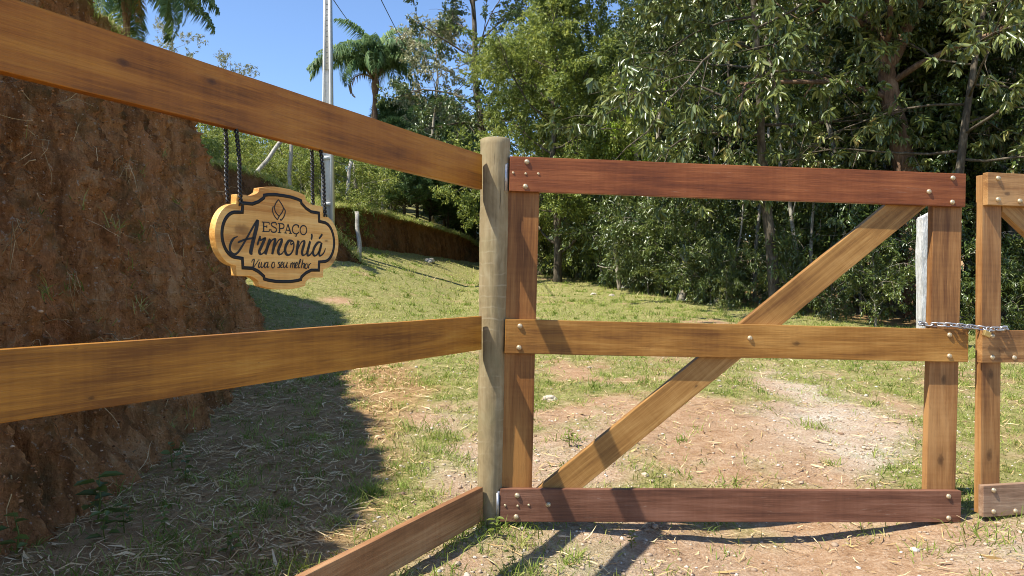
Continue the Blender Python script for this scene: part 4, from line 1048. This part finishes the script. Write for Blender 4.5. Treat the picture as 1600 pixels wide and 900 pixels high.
for k, (a_, b_, c_, d_, Y, r) in enumerate([(1045, 430, 1030, 150, 14.6, 0.075), (1120, 455, 1105, 230, 13.4, 0.05), (1178, 470, 1190, 200, 12.8, 0.055), (1320, 480, 1300, 240, 11.6, 0.05), (1395, 485, 1375, 240, 11.4, 0.045), (985, 440, 962, 335, 15.0, 0.06), (968, 425, 962, 360, 14.6, 0.07), (1258, 470, 1225, 190, 11.6, 0.06), (1272, 470, 1262, 260, 11.2, 0.045),
                                            (1245, 480, 1175, 0, 12.8, 0.08), (1545, 490, 1470, 0, 12.4, 0.09), (1345, 480, 1265, 0, 12.6, 0.08), (1590, 490, 1552, 0, 11.9, 0.10), (902, 420, 905, 340, 18.0, 0.09), (1068, 452, 1000, 300, 13.6, 0.03), (1090, 450, 1045, 300, 13.2, 0.025), (1130, 470, 1165, 310, 12.2, 0.03)]):
    stem(a_, b_, c_, d_, Y+0.7, r*0.62, LB, 'bare_tree', seed=k+3)
sb = stem(1062, 458, 1085, 385, 12.9, 0.075, 'short twisted pale stump at the edge of the grass', 'tree_stump', seed=31, bend=0.2); sb['category'] = 'stump'; del sb['group']

# ------------------------------------------------------------------ palms
def frond_mesh(L, seed, droop, nseg=100, ll_=0.72, dry=False):
    rs = np.random.RandomState(seed); mb = MB()
    t = np.linspace(0, 1, 16)
    ang = 1.05 - droop*1.9*t**1.3
    dx = np.cumsum(np.cos(ang))*L/16; dz = np.cumsum(np.sin(ang))*L/16
    P = np.stack([np.concatenate([[0], dx]), 0.05*np.sin(np.linspace(0, 2, 17)+seed), np.concatenate([[0], dz])], 1)
    mb.tube(P, np.linspace(0.045, 0.006, 17), 5, a=0.6)
    for k in range(nseg):
        u = 0.14 + 0.86*k/nseg; p_ = interp_poly(P, u); q_ = interp_poly(P, min(1, u+0.03)); tg = norm(q_-p_+1e-6)
        l = ll_*(math.sin(math.pi*min(1, 0.12+0.86*u))**0.6)*rs.uniform(0.8, 1.1)
        for sgn in (-1, 1):
            d_ = norm(np.array([0, sgn*0.9, 0.15]) + tg*0.75 + rs.normal(0, 0.14, 3))
            a_ = p_; m_ = p_ + d_*l*0.5; e_ = m_ + norm(d_*0.45 + np.array([0, 0, -1.0-0.5*rs.rand()]))*l*0.62
            wv = norm(np.cross(d_, np.array([0, 0, 1.0])))*0.022
            V = np.array([a_-wv*0.5, a_+wv*0.5, m_-wv, m_+wv, e_]); mb.add(V, [(0, 1, 3, 2)], [(2, 3, 4)], np.clip(rs.normal(0.5, 0.2), 0, 1))
    return mb.mesh('frond', False)
FR = [frond_mesh(3.2, 1, 0.8), frond_mesh(3.4, 2, 1.1), frond_mesh(3.0, 3, 1.45)]
for f_ in FR: f_.materials.append(M['palm'])
FD = frond_mesh(2.3, 4, 1.75, 30, 0.45); FD.materials.append(M['palm_dry'])
def palm(label, x, y, ztop, lean, scale, n, seed, dead=2, hang=0.0):
    z0 = gz1(x, y) - 0.2; rs = np.random.RandomState(seed)
    o = thing('palm_tree', label, 'palm', (x, y, z0))
    Hh = ztop - z0; t = np.linspace(0, 1, 24); P = np.stack([lean*t**2, 0*t, Hh*t], 1)
    mb = MB(); mb.tube(P, (0.15-0.045*t + 0.012*np.sin(t*120))*scale*(1+0.5*sm((t-0.86)/0.08)*(1-sm((t-0.95)/0.05))), 12, 0.1, seed); obj('trunk', mb.mesh('trunk'), M['bark_brown'], o)
    for k in range(n):
        f_ = obj('frond', FR[(0, 1, 1, 2)[k % 4]], None, o, (lean, 0, Hh-0.05)); f_.rotation_euler = (rs.normal(0, 0.1), rs.normal(0, 0.16) + hang + (0.0 if k % 3 else -0.25), k*2.4+rs.normal(0, 0.2)); f_.scale = (scale,)*3
    for k in range(dead):
        f_ = obj('frond', FD, None, o, (lean, 0, Hh-0.12)); f_.rotation_euler = (0, 0.25, k*2.1 + seed); f_.scale = (scale*0.9,)*3; f_['label'] = 'dry brown hanging frond'
    sp_ = MB(); sp_.tube([(0, 0, -0.1), (-0.2, -0.1, 0.35), (-0.55, -0.2, 0.75), (-0.85, -0.25, 0.78)], [0.02, 0.06, 0.07, 0.01], 8); obj('spathe', sp_.mesh('spathe'), M['bark_brown'], o, (lean, 0, Hh-0.2))
    return o
c = at(583, 122, 27); palm('feathery palm with drooping fronds standing against the blue sky beyond the bank', c.x, c.y, c.z, 0.1, 0.86, 30, 3, 2)
c = at(198, -22, 12.5); palm('palm whose dark fronds hang over the red earth bank', c.x, c.y, c.z, 0.0, 0.52, 28, 8, 1, 0.55)

# ------------------------------------------------------------------ hillside bushes, pines, thin trees
LH = 'light green bush growing on the hillside beyond the bank'
H_a = make_tree('bush', LH, 'bush', grow(131, 1.9, 0.1, 1.0, 11, 6, 4, 18, (0.09, 0.045), 'diamond', 0.03, up=0.8), 'bark_pale', 'leaf_light', GH)
H_b = make_tree('bush', LH, 'bush', grow(132, 1.3, 0.05, 0.9, 10, 6, 4, 16, (0.10, 0.035), 'diamond', 0.02, up=0.9), 'bark_pale', 'leaf_light', GH)
HB = []
for px, py, Y in [(362, 262, 15.5), (385, 262, 17), (415, 268, 16.2), (432, 262, 18), (470, 280, 16.2), (500, 290, 17.2), (535, 300, 16.4), (548, 310, 17), (566, 300, 18), (580, 300, 20),
                  (612, 300, 22), (345, 250, 16), (335, 240, 18), (352, 236, 21), (375, 232, 23), (400, 236, 22), (425, 240, 24), (450, 244, 22), (472, 250, 25), (495, 256, 23), (520, 262, 25), (545, 266, 27), (575, 268, 28), (320, 250, 14), (310, 230, 16),
                  (600, 285, 26), (330, 262, 13.2), (310, 235, 19)]:
    b_ = at(px, py, Y); p = H_a if R.random() < 0.5 else H_b
    place(p, b_.x, b_.y, R.uniform(0, 6.28), R.uniform(0.4, 0.75)*(1.0 if Y < 19 else 1.7))
for k_, (i_, s_) in enumerate([(745, 0.18), (760, 0.22), (772, 0.28), (785, 0.24)]):
    p_ = G1[i_, NV1 + 2 + (k_ % 4)]; o_ = copy_tree(H_b if k_ % 2 else H_a); o_.location = (p_[0], p_[1], p_[2]-0.05); o_.rotation_euler = (0, 0, k_*1.7); o_.scale = (s_,)*3
    o_['label'] = 'small light green bush on the crest of the red earth bank'; o_['group'] = 'bushes on the bank crest'
def pine_grow(seed, H, W_):
    rs = np.random.RandomState(seed); tb, cm = MB(), MB()
    tb.tube([(0, 0, -0.2), (0, 0, H*0.5), (0, 0, H)], [0.08, 0.05, 0.01], 8)
    Ps, Ds = [], []
    for i in range(90):
        u = (i+rs.rand())/90; z = 0.15*H + 0.85*H*u; a_ = i*2.4; l = W_*(1-u)**0.7 + 0.15
        d_ = np.array([math.cos(a_), math.sin(a_), 0.35]); p_ = np.array([0, 0, z]); e_ = p_ + norm(d_)*l
        tb.tube([p_, e_], [0.018, 0.006], 4)
        for q in range(5):
            c_ = p_ + (e_-p_)*(0.35+0.65*(q+1)/5) + rs.normal(0, 0.1, 3)
            n_ = 34; dd_ = norm(rs.normal(0, 1, (n_, 3)) + norm(d_)*0.7 + np.array([0, 0, 0.9])); Ps.append(np.repeat(c_[None], n_, 0)); Ds.append(dd_)
    P_ = np.vstack(Ps); D_ = np.vstack(Ds)
    V, Qf, Tf, r = leaves_np(P_, D_, 0.26, 0.022, rs, shape='diamond', fold=0.05); cm.add(V, Qf, Tf, r); return tb, cm
PN = make_tree('young_pine', 'young dark green pine behind the low cut bank', 'pine', pine_grow(5, 3.6, 1.35), 'bark_dark', 'leaf_pine', 'young pines behind the cut bank')
for px, Y, s_ in [(632, 21.5, 0.62), (652, 23.5, 0.75), (672, 24.0, 0.72), (694, 26.0, 0.8), (712, 27.0, 0.8), (734, 28.5, 0.85), (618, 23.5, 0.8), (700, 24.6, 0.6), (722, 25.6, 0.62), (742, 26.4, 0.66), (664, 31, 1.2), (610, 29, 1.1), (755, 30, 1.0), (725, 33, 1.3), (640, 35, 1.4), (690, 36, 1.5)]:
    b_ = at(px, 340, Y); place(PN, b_.x, b_.y, R.uniform(0, 6), s_)
FT = make_tree('far_tree', 'thin open-crowned tree rising above the hill skyline', 'tree', grow(141, 6.0, 2.6, 1.7, 12, 6, 4, 16, (0.12, 0.05), 'diamond', 0.07, bare=0.25), 'bark_pale', 'leaf_grey', 'thin trees on the hill skyline')
for px, ptop_, Y in [(355, 95, 30), (385, 118, 33), (265, 48, 24), (332, 175, 27), (410, 190, 34), (440, 205, 36), (475, 215, 38), (505, 225, 36), (535, 232, 40), (300, 110, 31)]:
    zt = at(px, ptop_, Y); g_ = gz1(zt.x, zt.y); s_ = max(0.35, (zt.z - g_)/6.0)
    place(FT, zt.x, zt.y, R.uniform(0, 6), s_*R.uniform(0.8, 1.0), s_)

# ------------------------------------------------------------------ grass, straw, gravel
def scatter(n, x0, x1, y0, y1, rs, p=1.0):
    y = y0 + (y1-y0)*rs.rand(n); x = x0 + (x1-x0)*rs.rand(n)
    ok = (np.abs(x) < 0.80*y + 0.6); return x[ok], y[ok]
def ground_z(x, y):
    return gz(x, y) + sm((14-y)/6)*(0.012*fbm(x*4, y*4, 2.0, 3) + 0.006*fbm(x*15, y*15, 6.0, 2))
def blades(mb, x, y, z, L, w, rs, spread=0.8, tone=0.5, tvar=0.22):
    n = len(x); a_ = rs.rand(n)*2*np.pi; b_ = rs.normal(0, spread, (n, 2))
    D = norm(np.stack([b_[:, 0], b_[:, 1], np.ones(n)], 1)); Sd = np.stack([np.cos(a_), np.sin(a_), 0*a_], 1)
    P = np.stack([x, y, z-0.004], 1); Lc = L[:, None]
    M_ = P + D*Lc*0.55; E = M_ + norm(D + np.stack([b_[:, 0]*0.8, b_[:, 1]*0.8, -0.25+0*a_], 1))*Lc*0.5; wv = Sd*w[:, None]*0.5
    V = np.stack([P-wv, P+wv, M_-wv*0.8, M_+wv*0.8, E], 1).reshape(-1, 3); k = np.arange(n)[:, None]*5
    r = np.clip(tone + rs.normal(0, tvar, n), 0, 1)
    mb.add(V, k + np.array([[0, 1, 3, 2]]), k + np.array([[2, 3, 4]]), np.repeat(r, 5))
rs = np.random.RandomState(77)
gm = MB()
for n_, y0, y1, l0, w0 in ((190000, 2.3, 6.5, 0.038, 0.0044), (200000, 6.0, 13, 0.045, 0.0075), (110000, 12.5, 31, 0.07, 0.016)):
    x, y = scatter(n_, -0.8*y1, 0.75*y1, y0, y1, rs)
    g_, v_, li = cover(x, y)
    tuft = fbm(x*7, y*7, 3.3, 2)
    ok = (rs.rand(len(x)) < (0.06+0.94*g_)*np.clip(0.45+1.5*tuft, 0.03, 1)*(1-0.55*li)) & (x < edge_x(y)+0.8) & ((x > xb(y)+0.1) | (y < 14))
    x, y, tuft, li = x[ok], y[ok], tuft[ok], li[ok]
    L = l0*rs.uniform(0.5, 1.5, len(x))*(1 + 0.9*np.clip(tuft, 0, 1)); w = w0*rs.uniform(0.6, 1.3, len(x))
    blades(gm, x, y, ground_z(x, y), L, w, rs, 0.9, np.clip(0.56 - 0.25*tuft + 0.35*fbm(x*0.7, y*0.7, 9, 2) - 0.2*li, 0.05, 0.95))
go = obj('grass', gm.mesh('grass', False), M['grass'], kind='stuff'); tag(go, 'short yellow-green grass of the clearing', 'grass')
# tufts: clumps of longer blades
tm = MB()
for k in range(2600):
    y_ = 2.5 + 15*rs.rand()**1.3; x_ = rs.uniform(-0.75, 0.75)*y_
    if x_ < -1.7 - 0.12*max(0, y_-4) or (x_ > edge_x(y_)): continue
    cgk, cvk, lk_ = cover(np.array([x_]), np.array([y_]))
    if rs.rand() > 0.12 + 0.8*cgk[0]: continue
    n_ = rs.randint(16, 46); rr = rs.uniform(0.02, 0.07)
    xx = x_ + rs.normal(0, rr, n_); yy = y_ + rs.normal(0, rr, n_)
    blades(tm, xx, yy, ground_z(xx, yy), rs.uniform(0.03, 0.10, n_)*rs.uniform(0.6, 1.2), rs.uniform(0.003, 0.006, n_)*max(1, y_/5), rs, 0.75, rs.uniform(0.12, 0.75), 0.1)
# weeds round the post foot and along the bottom board
for cx, cy, n_, l_ in ((-0.10, 3.05, 60, 0.07), (-0.17, 3.12, 60, 0.13), (0.03, 3.06, 30, 0.07), (-0.25, 2.9, 40, 0.07), (-0.42, 4.55, 70, 0.12), (-0.62, 4.75, 60, 0.12), (0.35, 4.5, 50, 0.10), (1.95, 3.05, 60, 0.09), (2.2, 3.15, 60, 0.08), (0.9, 3.1, 26, 0.06), (2.0, 4.9, 50, 0.09)):
    xx = cx + rs.normal(0, 0.06, n_); yy = cy + rs.normal(0, 0.05, n_)
    blades(tm, xx, yy, ground_z(xx, yy), rs.uniform(0.4, 1.2, n_)*l_, rs.uniform(0.003, 0.006, n_), rs, 0.6, 0.32, 0.12)
to = obj('grass_tufts', tm.mesh('grass_tufts', False), M['grass'], kind='stuff'); tag(to, 'longer green grass tufts scattered over the dirt', 'grass')

def strips(mb, x, y, z, L, w, rs, tilt=0.22):
    n = len(x); a_ = rs.rand(n)*2*np.pi; D = norm(np.stack([np.cos(a_), np.sin(a_), rs.normal(0, tilt, n)], 1)); Sd = norm(np.cross(D, norm(np.array([0, 0, 1.0]) + rs.normal(0, 0.35, (n, 3)))))
    P = np.stack([x, y, z+0.006+0.012*rs.rand(n)], 1); bend = rs.normal(0, 0.12, n)[:, None]
    A = P - D*L[:, None]/2; B_ = P + Sd*bend*L[:, None]; E = P + D*L[:, None]/2; wv = Sd*w[:, None]/2
    V = np.stack([A-wv*0.3, A+wv*0.3, B_-wv, B_+wv, E-wv*0.2, E+wv*0.2], 1).reshape(-1, 3); k = np.arange(n)[:, None]*6
    mb.add(V, np.concatenate([k+np.array([[0, 1, 3, 2]]), k+np.array([[2, 3, 5, 4]])]), None, np.repeat(rs.rand(n), 6))
lm_ = MB()
x, y = scatter(260000, -7, 4.5, 2.2, 10, rs)
_, _, li = cover(x, y); ok = (rs.rand(len(x)) < li*np.clip(1.15-0.11*y, 0.1, 1)*0.95 + 0.13*np.clip(1.3-0.1*y, 0, 1)) & (x < 4.4); x, y = x[ok], y[ok]
cl_ = fbm(x*2.2, y*2.2, 12.0, 3); ok = (rs.rand(len(x)) < np.clip(0.55+1.3*cl_, 0.08, 1)); x, y = x[ok], y[ok]
strips(lm_, x, y, ground_z(x, y), rs.uniform(0.02, 0.11, len(x))*np.where(rs.rand(len(x)) < 0.1, 1.8, 1), rs.uniform(0.002, 0.007, len(x))*np.where(rs.rand(len(x)) < 0.12, 2.2, 1), rs)
lo = obj('straw_litter', lm_.mesh('straw_litter', False), M['straw'], kind='stuff'); tag(lo, 'dry straw and leaf litter in the shade of the bank', 'litter')

ICO = None
def pebbles(mb, x, y, z, r, rs):
    bm = bmesh.new(); bmesh.ops.create_icosphere(bm, subdivisions=1, radius=1); V0 = np.array([v.co[:] for v in bm.verts]); T0 = np.array([[v.index for v in f.verts] for f in bm.faces]); bm.free()
    n = len(x); sc3 = np.stack([rs.uniform(0.7, 1.4, n), rs.uniform(0.6, 1.1, n), rs.uniform(0.35, 0.7, n)], 1)*r[:, None]
    V = V0[None]*(1+rs.normal(0, 0.16, (n, len(V0), 1)))*sc3[:, None, :]
    a_ = rs.rand(n)*6.28; ca_, sa = np.cos(a_)[:, None], np.sin(a_)[:, None]
    X = V[..., 0]*ca_ - V[..., 1]*sa + x[:, None]; Yv = V[..., 0]*sa + V[..., 1]*ca_ + y[:, None]; Zv = V[..., 2] + z[:, None] + r[:, None]*0.2
    k = np.arange(n)[:, None, None]*len(V0)
    mb.add(np.stack([X, Yv, Zv], -1).reshape(-1, 3), None, (k + T0[None]).reshape(-1, 3), np.repeat(np.clip(rs.normal(0.5, 0.25, n), 0, 1), len(V0)))
pm = MB()
x, y = scatter(75000, -2.6, 5, 2.2, 9, rs)
_, v_, li = cover(x, y); ok = (rs.rand(len(x)) < (v_*0.70 + 0.045)*(1-0.85*li)*np.clip(1.3-0.1*y, 0.2, 1)) & (x < edge_x(y)); x, y = x[ok], y[ok]
pebbles(pm, x, y, ground_z(x, y), rs.uniform(0.003, 0.011, len(x))*np.where(rs.rand(len(x)) < 0.05, 2.0, 1), rs)
po = obj('gravel', pm.mesh('gravel', False), M['stone'], kind='stuff'); tag(po, 'pale quartz gravel strewn over the reddish dirt', 'gravel')
# stones big enough to pick out
def stone(px, py, Y, r, label):
    b_ = at(px, py, Y); bm = bmesh.new(); bmesh.ops.create_icosphere(bm, subdivisions=3, radius=1.0)
    for v in bm.verts:
        c_ = v.co.copy(); k = 1 + 0.5*float(pn(c_.x*1.1+px, c_.y*1.1, c_.z*1.1)) + 0.18*float(pn(c_.x*3+py, c_.y*3, c_.z*3)); v.co = Vector((c_.x*1.35*k, c_.y*k, max(-0.5, c_.z*0.62*k)))*r
    me = bpy.data.meshes.new('stone'); bm.to_mesh(me); bm.free(); me.attributes.new('rnd', 'FLOAT', 'POINT').data.foreach_set('value', np.full(len(me.vertices), 0.68, np.float32))
    o = obj('stone', me, M['stone'], None, (b_.x, b_.y, gz1(b_.x, b_.y)+r*0.15), (0, 0, px)); tag(o, label, 'stone')
stone(857, 609, 5.6, 0.045, 'pale flat stone on the dirt just behind the gate\'s hinged stile')
stone(671, 401, 19.0, 0.13, 'pale rock at the foot of the low cut bank')
stone(927, 452, 14.2, 0.045, 'small white stone in the grass, lower of three before the wood')
stone(956, 455, 14.0, 0.05, 'white stone in the grass beside the stump')
stone(975, 436, 15.8, 0.08, 'white stone in the grass close to the wood\'s edge')

# ------------------------------------------------------------------ growth on the earth bank
bg = MB(); rb_ = np.random.RandomState(9)
def on_bank(G, i, j): return G[i, j]
roots = MB()
for k in range(1300):
    i = rb_.randint(230, 930); j = int(NV1*rb_.rand()**1.2); p_ = G1[i, min(j, NV1-1)]
    if p_[1] < 1.5: continue
    q_ = G1[min(i+3, 999), min(j, NV1-1)]; nn = norm(np.array([q_[1]-p_[1], -(q_[0]-p_[0]), 0.1]))
    l = rb_.uniform(0.05, 0.30); m_ = 6; P_ = [p_ + nn*0.01]; dd_ = norm(nn*0.35 + np.array([0, 0, -0.9]) + rb_.normal(0, 0.55, 3))
    for _ in range(m_-1):
        dd_ = norm(dd_ + rb_.normal(0, 0.25, 3)); P_.append(P_[-1] + dd_*l/m_ + nn*0.003)
    roots.tube(np.array(P_), np.linspace(0.0026, 0.0008, m_)*rb_.uniform(0.5, 1.5), 4, a=rb_.rand())
ro = obj('roots', roots.mesh('roots'), M['straw'], kind='stuff'); tag(ro, 'dry roots and straw hanging on the earth bank', 'roots')
for k in range(620):                               # grass hanging on ledges and along the crest
    i = rb_.randint(230, 980); j = NV1-1-int(12*rb_.rand()) if rb_.rand() < 0.55 else int(NV1*rb_.rand())
    p_ = G1[i, j]; n_ = rb_.randint(8, 26)
    q_ = G1[min(i+3, 999), j]; nn = norm(np.array([q_[1]-p_[1], -(q_[0]-p_[0]), 0.2]))
    xx = p_[0] + nn[0]*0.02 + rb_.normal(0, 0.025, n_); yy = p_[1] + nn[1]*0.02 + rb_.normal(0, 0.03, n_); zz = p_[2] + rb_.normal(0, 0.015, n_)
    blades(bg, xx, yy, zz, rb_.uniform(0.05, 0.16, n_), rb_.uniform(0.003, 0.007, n_), rb_, 0.9, rb_.uniform(0.1, 0.75), 0.12)
for G_, NV_, n_k, lo_, hi_ in ((G2, NV2, 2600, 0, 10), (GM, NVM, 900, 0, 8)):
    for k in range(n_k):
        i = rb_.randint(2, G_.shape[0]-2); j = NV_ - 2 + rb_.randint(lo_, hi_); p_ = G_[i, min(j, G_.shape[1]-3)]; n_ = rb_.randint(5, 12)
        xx = p_[0] + rb_.normal(0, 0.07, n_); yy = p_[1] + rb_.normal(0, 0.07, n_); zz = p_[2] + rb_.normal(0, 0.01, n_)
        blades(bg, xx, yy, zz, rb_.uniform(0.05, 0.15, n_), rb_.uniform(0.009, 0.016, n_), rb_, 0.8, rb_.uniform(0.4, 0.75), 0.1)
bo = obj('bank_grass', bg.mesh('bank_grass', False), M['grass'], kind='stuff'); tag(bo, 'grass growing along the crests and ledges of the banks', 'grass')
cm2 = MB(); nk = 26000
ii = rb_.randint(225, 990, nk); jj = (NV1*rb_.rand(nk)**1.15).astype(int); pc = G1[ii, jj]; ok = pc[:, 1] > 1.4; pc = pc[ok]
pebbles(cm2, pc[:, 0], pc[:, 1], pc[:, 2]-0.004, rb_.uniform(0.003, 0.011, len(pc))*np.where(rb_.rand(len(pc)) < 0.05, 1.7, 1), rb_)
co = obj('earth_clods', cm2.mesh('earth_clods', False), M['clod'], kind='stuff'); tag(co, 'crumbling clods and small stones on the face of the red earth bank', 'clods')
hs = MB()
for k in range(75):                                # bunches of dry grass hanging from ledges
    i = rb_.randint(260, 930); j = int(NV1*(0.1+0.9*rb_.rand())) - 1; p_ = G1[i, j]; q_ = G1[min(i+3, 999), j]; nn = norm(np.array([q_[1]-p_[1], -(q_[0]-p_[0]), 0.1])); n_ = rb_.randint(8, 20)
    for _ in range(n_):
        b0_ = p_ + rb_.normal(0, 0.03, 3) + nn*0.02; l_ = rb_.uniform(0.08, 0.32); d0 = norm(nn*0.7 + rb_.normal(0, 0.5, 3)); e_ = rb_.normal(0, 0.03, 3)
        hs.tube([b0_, b0_ + d0*l_*0.3 + np.array([0, 0, -l_*0.15]), b0_ + d0*l_*0.42 + np.array([0, 0, -l_*0.6]) + e_, b0_ + d0*l_*0.4 + np.array([0, 0, -l_]) + e_*2], [0.0022, 0.002, 0.0016, 0.0006], 3, a=rb_.rand())
ho = obj('hanging_straw', hs.mesh('hanging_straw'), M['straw'], kind='stuff'); tag(ho, 'bunches of dry grass hanging from ledges of the earth bank', 'dry grass')
# small leafy weeds
def weed_mesh(seed, n=9, ls=0.06):
    r_ = np.random.RandomState(seed); mb = MB(); h_ = 0.14
    mb.tube([(0, 0, -0.02), (0.01, 0, h_*0.5), (0.0, 0.01, h_)], [0.003, 0.0025, 0.001], 5, a=0.4)
    P_ = np.stack([0.006*r_.normal(size=n), 0.006*r_.normal(size=n), h_*(0.2+0.8*np.arange(n)/n)], 1); a_ = np.arange(n)*2.4
    D_ = np.stack([np.cos(a_), np.sin(a_), 0.25+0*a_], 1); V, Qf, Tf, r = leaves_np(P_, D_, ls*r_.uniform(0.7, 1.2, n), ls*0.55, r_, flat=0.2, curl=0.2); mb.add(V, Qf, Tf, 0.4*r); return mb.mesh('leafy_weed', False)
WM = [weed_mesh(1), weed_mesh(2, 7, 0.05), weed_mesh(3, 12, 0.04)]
for m_ in WM: m_.materials.append(M['leaf_light'])
for k, (px, py, Y, s_) in enumerate([(152, 845, 3.15, 1.5), (25, 893, 2.75, 1.2), (195, 868, 3.0, 0.9), (165, 880, 2.9, 0.9), (290, 770, 3.75, 1.0), (255, 860, 3.0, 0.8), (360, 885, 2.75, 0.7), (270, 740, 4.0, 1.1), (987, 832, 3.05, 0.55), (775, 828, 3.02, 0.6), (800, 880, 2.75, 0.5), (890, 690, 4.4, 0.8)]):
    b_ = at(px, py, Y); o = obj('leafy_weed', WM[k % 3], None, None, (b_.x, b_.y, gz1(b_.x, b_.y)), (0, 0, k*1.3)); o.scale = (s_,)*3
    if k < 8: tag(o, 'small broad-leaved weed in the litter below the earth bank', 'weed', 'weeds below the bank')
    else: tag(o, 'small broad-leaved weed in the dirt around the gate', 'weed', 'weeds around the gate')
